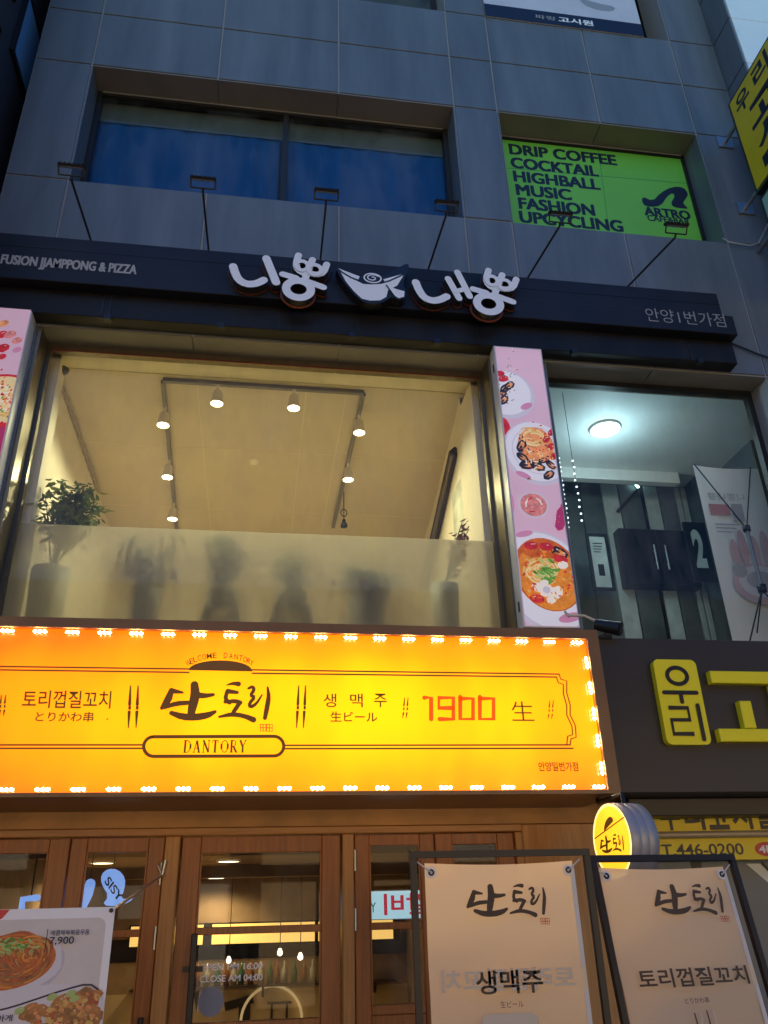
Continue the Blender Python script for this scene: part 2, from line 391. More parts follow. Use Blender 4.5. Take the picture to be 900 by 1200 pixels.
    def build(s, name, parent=None, org=None, matl=None):
        me = bpy.data.meshes.new(name)
        off = Vector(org) if org is not None else (WL[parent] if parent is not None else Vector((0, 0, 0)))
        me.from_pydata([tuple(q-off) for q in s.v], [], s.f); me.update()
        for m_ in s.mats: me.materials.append(m_)
        me.polygons.foreach_set('material_index', s.mi); me.polygons.foreach_set('use_smooth', s.smooth)
        o = bpy.data.objects.new(name, me); COL.objects.link(o)
        if parent is not None: o.parent = parent; WL[o] = off
        else: o.location = off; WL[o] = off
        return o
WL = {}
def thing(name, label, cat, loc=(0, 0, 0), group=None):
    o = bpy.data.objects.new(name, None); o.empty_display_size = .1; COL.objects.link(o); o.location = loc; WL[o] = Vector(loc)
    o['label'] = label; o['category'] = cat
    if group: o['group'] = group
    return o
def tag(o, label, cat, group=None):
    o['label'] = label; o['category'] = cat
    if group: o['group'] = group
    return o
def struct(o): o['kind'] = 'structure'; return o
def dup(root, loc, label=None, group=None):
    r = root.copy(); COL.objects.link(r); r.location = loc
    if label: r['label'] = label
    if group: r['group'] = group
    for ch in list(root.children):
        c = ch.copy(); COL.objects.link(c); c.parent = r
        for g in list(ch.children):
            d = g.copy(); COL.objects.link(d); d.parent = c
    return r
def lamp(name, kind, loc, e, col, parent=None, size=.05, spot=None, blend=.5, aim=(0, 0, -1)):
    l = bpy.data.lights.new(name, kind); l.energy = e; l.color = col
    if kind in ('POINT', 'SPOT'): l.shadow_soft_size = size
    if kind == 'SPOT': l.spot_size = R_(spot or 120); l.spot_blend = blend
    if kind == 'AREA': l.size = size
    o = bpy.data.objects.new(name, l); COL.objects.link(o)
    o.rotation_euler = Vector(aim).to_track_quat('-Z', 'Y').to_euler()
    if parent is not None: o.parent = parent; o.location = Vector(loc)-WL[parent]
    else: o.location = loc
    return o
def qp(fr, pts): return [fr.px(*p) for p in pts]

# ================================================================== SETTING: street
m = MB(); m.box(-60, 60, -60, 60, -.3, -.12, ASPH); struct(m.build('street'))
m = MB(); m.box(-20, 20, -3.6, 12, -.118, 0, PAVE); struct(m.build('pavement'))

# ================================================================== MAIN BUILDING
bld = thing('commercial_building', 'dark grey panelled commercial building with large recessed windows above the shops', 'building', (1.2, .5, 0))
XC = [-2.18, -1.70, -.605, .49, 1.58, 2.0, 3.03, 4.02, 4.52]
ZR = [3.30, 5.66, 7.14, 8.575, 9.30, 10.02, 11.6, 12.4]
def open_(i, j):
    lft, rgt = 1 <= i <= 3, 5 <= i <= 6
    return (lft or rgt) and j in (0, 2, 5)
g = .008
pan, back = MB(), MB()
for j in range(len(ZR)-1):
    for i in range(len(XC)-1):
        if open_(i, j): continue
        x0, x1, z0, z1 = XC[i], XC[i+1], ZR[j], ZR[j+1]
        if j == 0 and i in (4,): x0, x1 = 1.68, 2.13
        if j == 0 and i == 0: x1 = -1.69
        back.box(x0, x1, .012, .34, z0, z1, JOINT)
        pan.bbox(x0+g, x1-g, 0, .012, z0+g, z1-g, CLAD, .003)
back.build('wall', bld)
pan.build('wall_cladding', bld)
for z, bays in ((8.575, ((-1.70, -.605), (-.605, .49), (.49, 1.58))), (8.575, ((2.0, 3.03), (3.03, 4.02))), (5.66, ((-1.69, -.605), (-.605, .49), (.49, 1.68))), (5.66, ((2.13, 3.03), (3.03, 4.02)))):
    m = MB()                                                    # panelled soffits and jambs of the recessed bays
    for a, b in bays: m.box(a+g*.6, b-g*.6, .006, .34, z-.012, z-.0005, SOFF)
    m.build('soffit', bld)
for x, sgn in ((-1.70, 1), (1.58, -1), (2.0, 1), (4.02, -1)):
    m = MB(); m.box(min(x, x+sgn*.012), max(x, x+sgn*.012), .006, .34, 7.15, 8.56, CLAD); m.build('jamb_panel', bld)
m = MB(); m.box(-1.70, 4.02, .06, .36, 7.10, 7.137, CLAD); m.build('sill', bld)

def window(x0, x1, y, z0, z1, fw, mt, mull=(), gl=G3, parent=bld, label=None, dpt=.06):
    f = MB()
    f.box(x0, x1, y, y+dpt, z1-fw, z1, mt); f.box(x0, x1, y, y+dpt, z0, z0+fw, mt)
    f.box(x0, x0+fw, y, y+dpt, z0+fw, z1-fw, mt); f.box(x1-fw, x1, y, y+dpt, z0+fw, z1-fw, mt)
    for q in mull: f.box(q-fw*.55, q+fw*.55, y-.004, y+dpt, z0+fw, z1-fw, mt)
    o = f.build('window', parent)
    if label: o['label'] = label
    if gl:
        p = MB(); p.box(x0+fw*.5, x1-fw*.5, y+dpt*.45, y+dpt*.45+.008, z0+fw*.5, z1-fw*.5, gl); p.build('pane', o)
    return o
DFR = mat('dark_window_frame', (.035, .033, .03), .4, metal=.4)
w3 = window(-1.685, 1.565, .25, 7.15, 8.56, .045, DFR, (.02,), label='wide two pane upper window with blue curtain inside')
window(2.015, 4.005, .25, 7.15, 8.56, .035, BLACKM, (), gl=None, label='black window frame around green film')
w4 = window(-1.68, 1.56, .25, 10.03, 11.59, .045, DFR, (.02,))
# green advertising film filling the right upper window
gv = thing('window_film', 'bright green window film listing drinks and music in black letters', 'window sign', (3, .27, 7.2))
m = MB(); m.box(2.04, 3.98, .268, .278, 7.18, 8.53, GREENV)
fr = FY(.268)
m.stroke(fr, qp(fr, [(594, 197), (806, 215)]), .008, GREEND, n=.0004, cap=False); m.stroke(fr, qp(fr, [(701, 175), (714, 273)]), .006, GREEND, n=.0008, cap=False)
m.build('film_sheet', gv)
lm = MB()
for body, x0, x1, zt in (('DRIP COFFEE', 596, 722, 0), ('COCKTAIL', 598, 701, 1), ('HIGHBALL', 601, 703, 2), ('MUSIC', 604, 670, 3), ('FASHION', 607, 697, 4), ('UPCYCLING', 608, 730, 5)):
    ycap = 168 + zt*15.7
    u0 = fr.px(x0, ycap+8)[0]; z1 = fr.px(x0, ycap)[1]
    u1 = fr.px(x1, ycap+8+(x1-x0)*.07)[0]
    lm.text(fr, body, u0+.012, u1-.012, z1-.148, z1-.008, INK, n=.0012, fat=.0085)
lm.build('lettering', gv)
lg = MB()
wave = [(752, 230), (765, 236), (774, 226), (787, 219), (800, 219), (807, 227), (803, 234), (800, 238), (806, 244), (805, 245), (789, 243), (786, 238), (791, 230), (788, 226), (781, 231), (775, 241), (762, 243), (753, 240)]
def triangulated(mb, fr, pts, mt, n, depth=0):
    from mathutils.geometry import tessellate_polygon
    tri = tessellate_polygon([[Vector((a, b, 0)) for a, b in pts]])
    v = [fr.at(a, b, n+depth) for a, b in pts]
    out = []
    for t in tri:
        a, b, c = (pts[i] for i in t); ar = (b[0]-a[0])*(c[1]-a[1])-(c[0]-a[0])*(b[1]-a[1])
        out.append(t if ar > 0 else t[::-1])
    mb.add(v, out, mt)
    if depth:
        k = len(pts); v2 = v+[fr.at(a, b, n) for a, b in pts]; mb.add(v2, [(i, (i+1) % k, k+(i+1) % k, k+i) for i in range(k)], mt)
def smooth(pts, it=2):
    for _ in range(it):
        q = []
        for i in range(len(pts)):
            a, b = pts[i], pts[(i+1) % len(pts)]
            q += [(a[0]*.75+b[0]*.25, a[1]*.75+b[1]*.25), (a[0]*.25+b[0]*.75, a[1]*.25+b[1]*.75)]
        pts = q
    return pts
triangulated(lg, fr, qp(fr, smooth(wave, 1)), INK, .0013)
lg.text(fr, 'ARTRO', *[fr.px(755, 246)[0], fr.px(808, 252)[0]], fr.px(755, 252)[1], fr.px(755, 242.5)[1], INK, n=.0012, fat=.007)
lg.text(fr, 'CAFE&BAR', *[fr.px(759, 256)[0], fr.px(808, 261)[0]], fr.px(759, 258.5)[1], fr.px(759, 252)[1], INK, n=.0012, fat=.003)
lg.build('logo', gv)
# blue curtains behind the wide upper window
def curtain(x0, x1, y, z0, z1, label, ph):
    cmb = MB(); K = 60; v, f = [], []
    for i in range(K+1):
        x = x0+(x1-x0)*i/K; yy = y+.005*math.sin(i*.7+ph)+.004*math.sin(i*.23+ph*2)
        for zz in (z0, z1): v.append((x, yy, zz))
    for i in range(K): f.append((2*i, 2*i+2, 2*i+3, 2*i+1))
    cmb.add(v, f, CURT, True); o = cmb.build('curtain', org=((x0+x1)/2, y, z0)); tag(o, label, 'curtain', 'blue curtains')
    return o
curtain(-1.68, -.03, .37, 7.12, 8.30, 'deep blue curtain in the left pane of the wide upper window', 0)
curtain(.05, 1.57, .37, 7.12, 8.34, 'deep blue curtain in the right pane of the wide upper window', 2)
m = MB(); m.box(-1.69, 1.575, .352, .358, 8.29, 8.62, OLIVE); o = m.build('soffit_reflection_strip', bld)  # olive strip stands in for the soffit reflected in the upper glass
m = MB(); m.box(-1.64, 1.52, .243, .2495, 8.545, 8.557, JOINT); m.box(2.05, 3.97, .243, .2495, 8.545, 8.557, JOINT); m.build('frame_trim', bld)
m = MB(); m.box(-2.1, 4.3, .75, .8, 7.0, 8.9, OLIVE); m.box(-2.1, 4.3, .352, .75, 8.75, 8.8, OLIVE); m.build('room_partition', bld)
m = MB(); m.box(-2.1, 4.4, .75, .8, 9.95, 12, OLIVE); m.build('room_partition', bld)
# banner in the top right window
tb = thing('window_banner', 'white banner with a dark lettered strip in the topmost right window', 'banner', (3, .2, 10.03))
fr = FY(-.014)
zb0 = fr.px(755, 43)[1]; zb1 = fr.px(566, 2)[1]; xr_ = fr.px(755, 43)[0]
m = MB(); m.box(2.0, xr_, -.014, -.004, zb0, 11.5, mat('banner_white', (.58, .60, .66), .5, var=.06)); m.build('sheet', tb)
m = MB(); m.fbox(fr, 2.0, xr_, zb0, zb1-.03, .0003, .003, INK)
m.poly(fr, smooth(qp(fr, [(676, -4), (700, 4), (722, 8), (718, 14), (700, 12), (684, 6)]), 1) if 'smooth' in globals() else [], mat('banner_grey', (.30, .32, .36), .5), n=.001)
m.build('strip', tb)
m = MB(); q0 = fr.px(627, 22); q1 = fr.px(652, 25); q2 = fr.px(655, 25); q3 = fr.px(695, 30); hz = (zb0+zb1-.03)/2
m.text(fr, '파랑', q0[0], q1[0], hz-.035, hz+.03, LETTERG, n=.004); m.text(fr, '고시원', q2[0], q3[0], hz-.042, hz+.042, LETTERW, n=.004, fat=.004); m.build('lettering', tb)

# projecting glass bay on the right
m = MB(); m.box(4.52, 4.534, -.31, .34, 3.3, 12.4, CLAD); m.box(4.534, 8, -.29, .34, 3.3, 12.4, JDARK)
for z in (7.14, 8.575, 9.30, 10.02, 10.74): m.box(4.517, 4.536, -.312, -.0, z-.006, z+.006, JDARK)
m.build('bay_side', bld)
m = MB()
zz = [3.3, 5.66, 7.14, 8.575, 9.30, 10.02, 11.6, 12.4]
xx = [4.54, 5.25, 6.0, 7, 8]
for j in range(7):
    for i in range(4): m.bbox(xx[i]+.01, xx[i+1]-.004, -.315, -.29, zz[j]+.004, zz[j+1]-.004, SKYPAN, .003)
m.build('glazed_panel', bld)
# building mass at the sides and behind
m = MB(); m.box(-2.18, 8, 9.0, 9.3, 0, 12.4, CLAD); m.box(-2.18, 8, .34, 9.3, 12.4, 12.6, CLAD); m.box(-2.18, -2.1, .34, 9.0, 0, 12.4, CLAD); m.box(7.9, 8, .34, 9, 0, 12.4, CLAD)
m.build('body', bld)

# ------------------------------------------------------------------ neighbour on the left
nb = thing('neighbour_building', 'dark navy building with blue reflecting windows at the left edge', 'building', (-4.4, 2, 0))
m = MB(); m.box(-6.5, -2.34, -1.6, 7, 0, 13, NEIGH); m.build('wall', nb)
for (y0, y1, z0, z1) in ((-.95, -.35, 8.9, 9.55), (-.95, -.3, 9.9, 10.8), (-.1, .5, 10.0, 10.9), (-.1, .6, 8.5, 9.3), (-1.0, -.4, 7.2, 8.3)):
    f = MB(); f.box(-2.338, -2.31, y0-.05, y1+.05, z0-.05, z0, BLACKM); f.box(-2.338, -2.31, y0-.05, y1+.05, z1, z1+.05, BLACKM)
    f.box(-2.338, -2.31, y0-.05, y0, z0, z1, BLACKM); f.box(-2.338, -2.31, y1, y1+.05, z0, z1, BLACKM)
    o = f.build('window', nb); p = MB(); p.box(-2.337, -2.325, y0, y1, z0, z1, NWIN); p.build('pane', o)
# buildings across the street, with lit shops at street level
ob = thing('building_across', 'row of lit shops across the street, seen only as reflections in the glass', 'building', (0, -14, 0))
m = MB(); m.box(-16, 16, -20, -13, -.1, 9, mat('across_wall', (.14, .13, .12), .7, var=.2)); m.build('wall', ob)
SHOP = [emit('shop_window_warm', (1, .64, .30), 2.6), emit('shop_window_white', (1, .82, .56), 2.5), emit('shop_sign_orange', (1, .42, .08), 2.6)]
for i in range(8):
    x0 = -15.2+i*3.85
    f = MB(); f.box(x0-.08, x0+3.3, -13, -12.93, .3, .38, BLACKM); f.box(x0-.08, x0+3.3, -13, -12.93, 2.52, 2.6, BLACKM)
    for q in (x0-.08, x0+1.08, x0+2.16, x0+3.22): f.box(q, q+.08, -13, -12.93, .38, 2.52, BLACKM)
    o = f.build('shop_window', ob); p = MB(); p.box(x0, x0+3.22, -12.99, -12.97, .38, 2.52, SHOP[i % 2]); p.build('pane', o)
    g_ = MB(); g_.box(x0, x0+3.2, -12.99, -12.8, 2.85, 3.6, SHOP[(2, 0, 1)[i % 3]]); g_.build('shop_sign', ob)

# ================================================================== FASCIA SIGN OF THE UPPER RESTAURANT
fs = thing('fascia_sign', 'long black fascia sign with raised white rounded letters and a bowl emblem', 'sign', (1, -.1, 5.7))
m = MB()
m.bbox(-2.6, 3.62, -.20, -.002, 6.08, 6.32, FASCIA, .004); m.bbox(-2.6, 3.70, -.215, -.002, 5.885, 6.078, FASCIA, .004)
for x in (-1.9, -.75, .4, 1.5, 2.6, 3.3): m.box(x, x+.01, -.15, -.05, 6.32, 6.335, BLACKM)
for z in (6.2,): m.box(-2.6, 3.62, -.203, -.2, z-.002, z+.002, BLACKP)
m.build('board', fs)
m = MB(); m.bbox(-2.6, 3.70, -.12, -.002, 5.67, 5.883, FASCIA2, .004)
for x in (-1.25, -1.2, .02, .1, .62, 1.55, 2.5, 3.3): m.box(x, x+.012, -.124, -.12, 5.68, 5.88, BLACKM)
for x in (-1.22, -.42, .55, 1.2, 2.3, 3.35): m.box(x, x+.05, -.135, -.09, 5.645, 5.69, BLACKM)
m.build('lower_panel', fs)
FF = FY(-.216)
m = MB(); u0, v1 = FF.px(0, 299); u1 = FF.px(160, 318)[0]
m.text(FF, 'FUSION JJAMPPONG & PIZZA', FF.px(1, 307)[0], FF.px(160, 317)[0], FF.px(80, 318.5)[1], FF.px(80, 304.5)[1], LETTERG, n=.002, bold=.006, fat=.003)
m.build('lettering', fs)
m = MB(); m.text(FF, '안양1번가점', FF.px(757, 370)[0], FF.px(849, 374)[0], FF.px(803, 380)[1], FF.px(803, 364.5)[1], mat('letter_dim', (.30, .30, .29), .5), n=.002, bold=-.004)
m.build('lettering', fs)
FL = FY(-.225); D = .075
def zp(ox, oy, sc, pts): return [FYL.px(ox+a/sc, oy+b/sc) for a, b in pts]
FYL = FY(-.225-.075)
def letter(strokes, rings=()):
    mb = MB()
    k = 0
    for pts, wd, smo in strokes:
        k += .0009
        w_ = wd
        mb.stroke(FL, pts, w_+.016, LSIDE, n=k, depth=D*.55, side=LSIDE, sm=smo)
        mb.stroke(FL, pts, w_+.020, LRIM, n=k+.0, depth=.012, side=LRIM, sm=smo)
        mb.stroke(FL, pts, w_, LETTERW, n=k+D*.55, depth=D*.45, side=LSIDE, sm=smo)
    for c, rx, ry, wd in rings:
        k += .0009
        mb.ring(FL, c, rx, ry, wd, LETTERW, n=k, depth=D, side=LSIDE)
        mb.ring(FL, c, rx+.010, ry+.010, wd, LRIM, n=k, depth=.012, side=LRIM)
    return mb.build('letter', fs)
W = .062
S1 = 6.4286
letter([(zp(260, 285, S1, [(85, 175), (100, 225), (125, 275), (180, 308), (245, 308), (290, 292), (315, 278)]), W, 1), (zp(260, 285, S1, [(335, 115), (408, 295)]), W, 0)])
def ppong(ox, oy, sc, dx, dy, kx):
    q = lambda pts: zp(ox, oy, sc, [(a*kx+dx, b*kx+dy) for a, b in pts])
    c1 = q([(603, 172)])[0]; c2 = q([(700, 203)])[0]; c3 = q([(577, 350)])[0]
    e = lambda p, c: 0
    letter([(q([(578, 90), (557, 160), (575, 205), (625, 232)]), W*.85, 1), (q([(683, 125), (655, 190), (620, 290)]), W*.85, 1), (q([(790, 160), (765, 225), (710, 240), (660, 225)]), W*.85, 1),
            (q([(458, 235), (560, 265)]), W*.85, 0), (q([(655, 295), (765, 335)]), W*.85, 0)],
           [(c1, .100*.62, .100*.62, .034), (c2, .105*.62, .105*.62, .034), (c3, .122, .112, .062)])
ppong(260, 285, S1, 0, 0, 1)
S2 = 6.0
letter([(zp(470, 305, S2, [(103, 155), (125, 210), (160, 262), (215, 285), (270, 280), (320, 255)]), W, 1), (zp(470, 305, S2, [(330, 130), (408, 268)]), W*.85, 0), (zp(470, 305, S2, [(395, 85), (482, 255)]), W*.85, 0), (zp(470, 305, S2, [(385, 218), (440, 208)]), W*.7, 0)])
ppong(470, 305, S2, 85, -12, .917)
# bowl emblem
em = MB(); S3 = 7.5
def ez(pts, it=1): return smooth(zp(380, 295, S3, pts), it)
outer = [(90, 130), (160, 165), (330, 225), (360, 185), (440, 180), (500, 225), (700, 110), (745, 105), (740, 165), (690, 280), (720, 350), (715, 410), (650, 425), (590, 395), (545, 425), (500, 450), (400, 455), (320, 430), (230, 340), (150, 240)]
triangulated(em, FL, ez(outer), LSIDE, .0, D)
FE = FY(-.225-D)
def pe(pts, mt, n, it=1): triangulated(em, FE, [FE.px(380+a/S3, 295+b/S3) for a, b in smooth(pts, it)] if it else [FE.px(380+a/S3, 295+b/S3) for a, b in pts], mt, n)
pe([(120, 145), (170, 165), (310, 218), (300, 245), (210, 215)], LETTERW, .002, 0)
pe([(140, 175), (240, 235), (340, 285), (420, 290), (520, 280), (640, 230), (700, 205), (640, 300), (560, 340), (545, 400), (490, 430), (400, 432), (330, 415), (260, 350), (190, 265)], LETTERW, .003, 0)
pe([(520, 245), (700, 195), (620, 230), (530, 268)], LETTERW, .0035, 0)
pe([(545, 300), (640, 335), (705, 352), (700, 400), (650, 415), (610, 385)], LETTERW, .006, 0)
em.stroke(FE, [FE.px(380+a/S3, 295+b/S3) for a, b in ((545, 300), (615, 395), (660, 425))], .012, LSIDE, n=.0065)
em.stroke(FE, [FE.px(380+a/S3, 295+b/S3) for a, b in ((150, 180), (260, 245), (400, 285), (530, 278), (700, 200))], .014, LSIDE, n=.004, sm=1)
ec = FE.px(380+424/S3, 295+235/S3)
em.ell(FE, ec, .075, .056, LSIDE, n=.0045, rot=-.2); em.ring(FE, ec, .070, .050, .011, LETTERW, n=.005)
em.stroke(FE, [(ec[0]+(.054-.0042*i)*math.cos(.75*i+.6), ec[1]+(.037-.0028*i)*math.sin(.75*i+.6)) for i in range(11)], .010, LETTERW, n=.0055, sm=1)
em.build('emblem', fs)

# ------------------------------------------------------------------ sign lamps on arms
LBL = ['leftmost arm lamp over the black fascia, beside the corner pier', 'arm lamp in front of the left pane of the blue curtained window', 'arm lamp above the white letters near the blue window centre',
       'arm lamp with a glinting lens at the right end of the blue curtained window', 'arm lamp reaching up in front of the word UPCYCLING on green film', 'rightmost arm lamp over the fascia, below the wave logo on green film']
arms = [(-1.396, -1.44), (-.528, -.546), (.329, .327), (1.188, 1.215), (2.008, 2.09), (2.864, 3.02)]
LAMPB = mat('lamp_black', (.010, .010, .011), .6, spec=.15)
HD = mat('lamp_glass', (.03, .035, .04), .12)
for i, (xa, xh) in enumerate(arms):
    t = thing('sign_lamp', LBL[i], 'lamp', (xa, -.15, 6.32), 'floodlights on arms above the black fascia')
    yh, zh = -.70, 6.375
    m = MB(); m.tube([(xa, -.12, 6.322), (xa, -.135, 6.36), (xh, yh, zh)], .0085, BLACKM, 6); m.box(xa-.03, xa+.03, -.17, -.09, 6.321, 6.332, BLACKM); m.build('arm', t)
    m = MB(); m.tube([(xh, yh, zh), (xh, yh-.02, zh+.02)], .0085, BLACKM, 6); m.tube([(xh-.085, yh-.02, zh+.02), (xh+.085, yh-.02, zh+.02)], .006, BLACKM, 6); m.tube([(xh-.085, yh-.02, zh+.02), (xh-.085, yh-.06, zh+.075)], .006, BLACKM, 6); m.tube([(xh+.085, yh-.02, zh+.02), (xh+.085, yh-.06, zh+.075)], .006, BLACKM, 6); m.build('bracket', t)
    hf = Frame((xh, yh-.05, zh+.08), (1, 0, 0), (0, .80, .6))
    m = MB(); m.fbox(hf, -.088, .088, -.03, .03, -.011, .011, LAMPB); 
    for q in range(6): m.fbox(hf, -.076+q*.03, -.072+q*.03, -.026, .026, .011, .019, LAMPB)
    h = m.build('lamp_head', t)
    m = MB(); m.fbox(hf, -.078, .078, -.026, .026, -.0135, -.0112, HD); m.build('lens', h)

# ================================================================== SECOND FLOOR CAFE
m = MB()
m.box(-2.1, 2.05, .34, 4.6, 3.2, 3.40, FLOORI); m.build('cafe_floor', bld)
m = MB(); m.box(-2.1, 2.05, .26, .40, 5.66, 5.74, WALL2); m.box(-2.1, 2.05, .26, .62, 5.74, 5.80, WALL2); m.box(-2.1, 2.05, .62, 4.6, 5.735, 5.80, CEIL2)
for q in (-.62, .28, .62): m.box(q, q+.005, .66, 4.5, 5.7335, 5.735, WALL2)
for q in (1.75, 3.0): m.box(-1.7, 1.72, q, q+.005, 5.7330, 5.7345, WALL2)
m.build('cafe_ceiling', bld)
m = MB(); x, y = PZ(298, 541, 5.735); m.lathe((x, y, 5.735), [(.055, 0), (.05, -.012), (.02, -.022), (0, -.022)], WALL2, 16); tag(m.build('smoke_detector', org=(x, y, 5.735)), 'small round detector in the middle of the cafe ceiling', 'detector')
m = MB(); m.box(-2.1, 2.05, 4.5, 4.6, 3.4, 5.8, WALL2); m.box(-1.90, -1.72, .50, 4.5, 3.4, 5.735, WALL2)
m.box(-1.72, -1.60, .34, .50, 3.4, 5.658, WALL2)
v = [(1.60, .70), (1.80, 3.0), (1.9, 4.5), (2.0, 4.5), (1.95, 3.0), (1.72, .70)]
m.add([(a, b, 3.4) for a, b in v]+[(a, b, 5.735) for a, b in v], [(0, 1, 7, 6), (1, 2, 8, 7), (3, 4, 10, 9), (4, 5, 11, 10)], WALL2)
m.box(1.60, 1.70, .34, .70, 3.4, 5.658, WALL2)
m.build('cafe_wall', bld)
m = MB()   # dark sloping timber rail on the right cafe wall
DW = mat('dark_timber', (.035, .022, .012), .5, var=.3, vscale=4)
a0, a1 = Vector((1.61, 1.02, 5.40)), Vector((1.70, 2.2, 5.28))
m.tube([a0, a1, a1+Vector((.11, 1.4, -.1))], .055, DW, 4); m.tube([a0+Vector((-.03, 0, -.04)), a1+Vector((-.03, 0, -.04)), a1+Vector((.08, 1.4, -.14))], .02, BRONZE, 4)
m.build('wall_rail', bld)
m = MB(); m.box(1.62, 1.70, .72, 1.3, 4.5, 5.1, mat('side_window_pale', (.62, .62, .5), .5, var=.3, vscale=6)); m.build('wall_panel', bld)
wc = window(-1.69, 1.68, .20, 3.36, 5.645, .05, BRONZE, (), gl=G2, label='large bronze framed cafe window with frosted lower third')
m = MB(); m.box(-1.64, 1.63, .196, .1995, 5.585, 5.598, mat('frame_red_trim', (.16, .035, .03), .4)); m.build('frame_trim', wc)
m = MB(); m.box(-1.64, 1.63, .236, .239, 3.42, 4.172, FROST); m.build('frosted_film', wc)
# bronze reveals
for a, b in ((-1.692, -1.668), (1.655, 1.679)):
    m = MB(); m.box(a, b, .0, .198, 3.3, 5.645, BRONZE); m.build('window_reveal', bld)
# track
def lens(px, py):
    if py < 490: return (P(px, py, .68)[0], .68)
    return PZ(px, py, 5.515)
LN = {k: lens(*k) for k in ((191, 499), (254, 474), (344, 482), (421, 508), (196, 560), (408, 563), (202, 609))}
yF = (LN[(254, 474)][1]+LN[(344, 482)][1])/2
xl0, xl1 = LN[(191, 499)], LN[(202, 609)]
xr0, xr1 = LN[(421, 508)], LN[(408, 563)]
def ext(a, b, y): t = (y-a[1])/(b[1]-a[1]); return a[0]+(b[0]-a[0])*t
rails = [((ext(xl0, xl1, yF), yF), (ext(xr0, xr1, yF), yF), 'light track rail across the front of the cafe ceiling'),
         ((ext(xl0, xl1, yF+.02), yF+.02), (ext(xl0, xl1, 3.6), 3.6), 'light track rail running back along the left of the cafe ceiling'),
         ((ext(xr0, xr1, yF+.02), yF+.02), (ext(xr0, xr1, 3.3), 3.3), 'light track rail running back along the right of the cafe ceiling')]
TRK = mat('track_grey', (.22, .20, .17), .5)
for a, b, l in rails:
    m = MB(); d = Vector((b[0]-a[0], b[1]-a[1], 0)).normalized(); fr = Frame((a[0], a[1], 5.72), d, (0, 0, 1))
    m.fbox(fr, 0, (Vector(b)-Vector(a)).length, -.018, .018, -.017, .017, TRK)
    o = m.build('track_rail', org=(a[0], a[1], 5.72)); tag(o, l, 'light track', 'light tracks on the cafe ceiling')
SB = mat('spot_body', (.70, .64, .52), .4); SL = emit('spot_lens', (1, .88, .62), 9)
slab = {(191, 499): 'lit spotlight nearest the window on the left track', (254, 474): 'left one of the two lit spotlights on the front track', (344, 482): 'right one of the two lit spotlights on the front track', (421, 508): 'lit spotlight nearest the window on the right track',
        (196, 560): 'middle one of three lit spotlights on the left track', (408, 563): 'farther lit spotlight on the right track', (202, 609): 'rearmost lit spotlight on the left track, just above the frosted film'}
for k, (x, y) in LN.items():
    t = thing('track_spotlight', slab[k], 'spotlight', (x, y, 5.70), 'lit spotlights on the cafe tracks')
    m = MB(); m.tube([(x, y, 5.702), (x, y, 5.64)], .012, SB, 8); m.lathe((x, y, 5.515), [(.018, .135), (.032, .13), (.040, .11), (.046, .03), (.058, .0), (.050, .004)], SB, 16); m.build('lamp_body', t)
    m = MB(); m.lathe((x, y, 5.515), [(.0, .006), (.030, .006), (.048, .010)], SL, 16); m.build('lens', t)
    lamp('spot_light', 'SPOT', (x, y, 5.505), 27, (1, .95, .57), t, .05, 165, .4)
x, y = PZ(403, 600, 5.47)
t = thing('pendant_socket', 'unlit socket on a looped cord hanging from the right track', 'pendant', (x, y, 5.7))
m = MB(); m.tube([(x, y, 5.70), (x, y, 5.36)], .005, BLACKM, 6)
m.tube([(x+.03*math.cos(a*.4), y, 5.46+.04*math.sin(a*.4)) for a in range(17)], .005, BLACKM, 5); m.build('cord', t)
m = MB(); m.lathe((x, y, 5.30), [(.0, .0), (.035, 0), (.035, .03), (.018, .05), (.018, .08), (0, .08)], BLACKM, 10); m.build('socket', t)
# left ceiling dome and cable along the wall
x, y = PZ(73, 433, 5.60)
t = thing('ceiling_dome', 'small dark round dome fixed to the cafe ceiling above the leafy plant', 'dome', (x, .45, 5.6))
m = MB(); m.lathe((x, .45, 5.60), [(.055, 0), (.05, -.02), (.03, -.042), (0, -.05)], mat('dome_dark', (.05, .045, .03), .3), 14); m.build('cover', t)
m = MB()
pts = [Vector((-1.70, .72+i*.06, 5.71)) for i in range(34)]
for ph in (0, math.pi): m.tube([p+Vector((.012*math.cos(i*1.3+ph), 0, .012*math.sin(i*1.3+ph))) for i, p in enumerate(pts)], .010, mat('rope', (.45, .38, .26), .8), 5)
o = m.build('rope_trim', org=pts[0]); tag(o, 'twisted rope trim along the top of the left cafe wall', 'rope')
# exit sign
x, z = P(518, 474, 1.0)
t = thing('exit_sign', 'small green lit exit sign high on the right of the cafe', 'sign', (x, 1.0, z))
m = MB(); m.fbox(Frame((x, 1.0, z), (.45, .9, 0), (0, 0, 1)), -.06, .06, -.07, .07, -.012, .012, WHITEP); m.build('case', t)
m = MB(); fr = Frame((x, 1.0, z), (.45, .9, 0), (0, 0, 1)); m.fbox(fr, -.055, .055, -.065, .065, .012, .0135, emit('exit_green', (.05, .8, .3), 1.2)); m.build('face', t)
m = MB(); m.tube([(x, 1.0, z+.07), (x, 1.0, 5.742)], .006, STEEL, 6); m.build('hanger', t)
o = 0

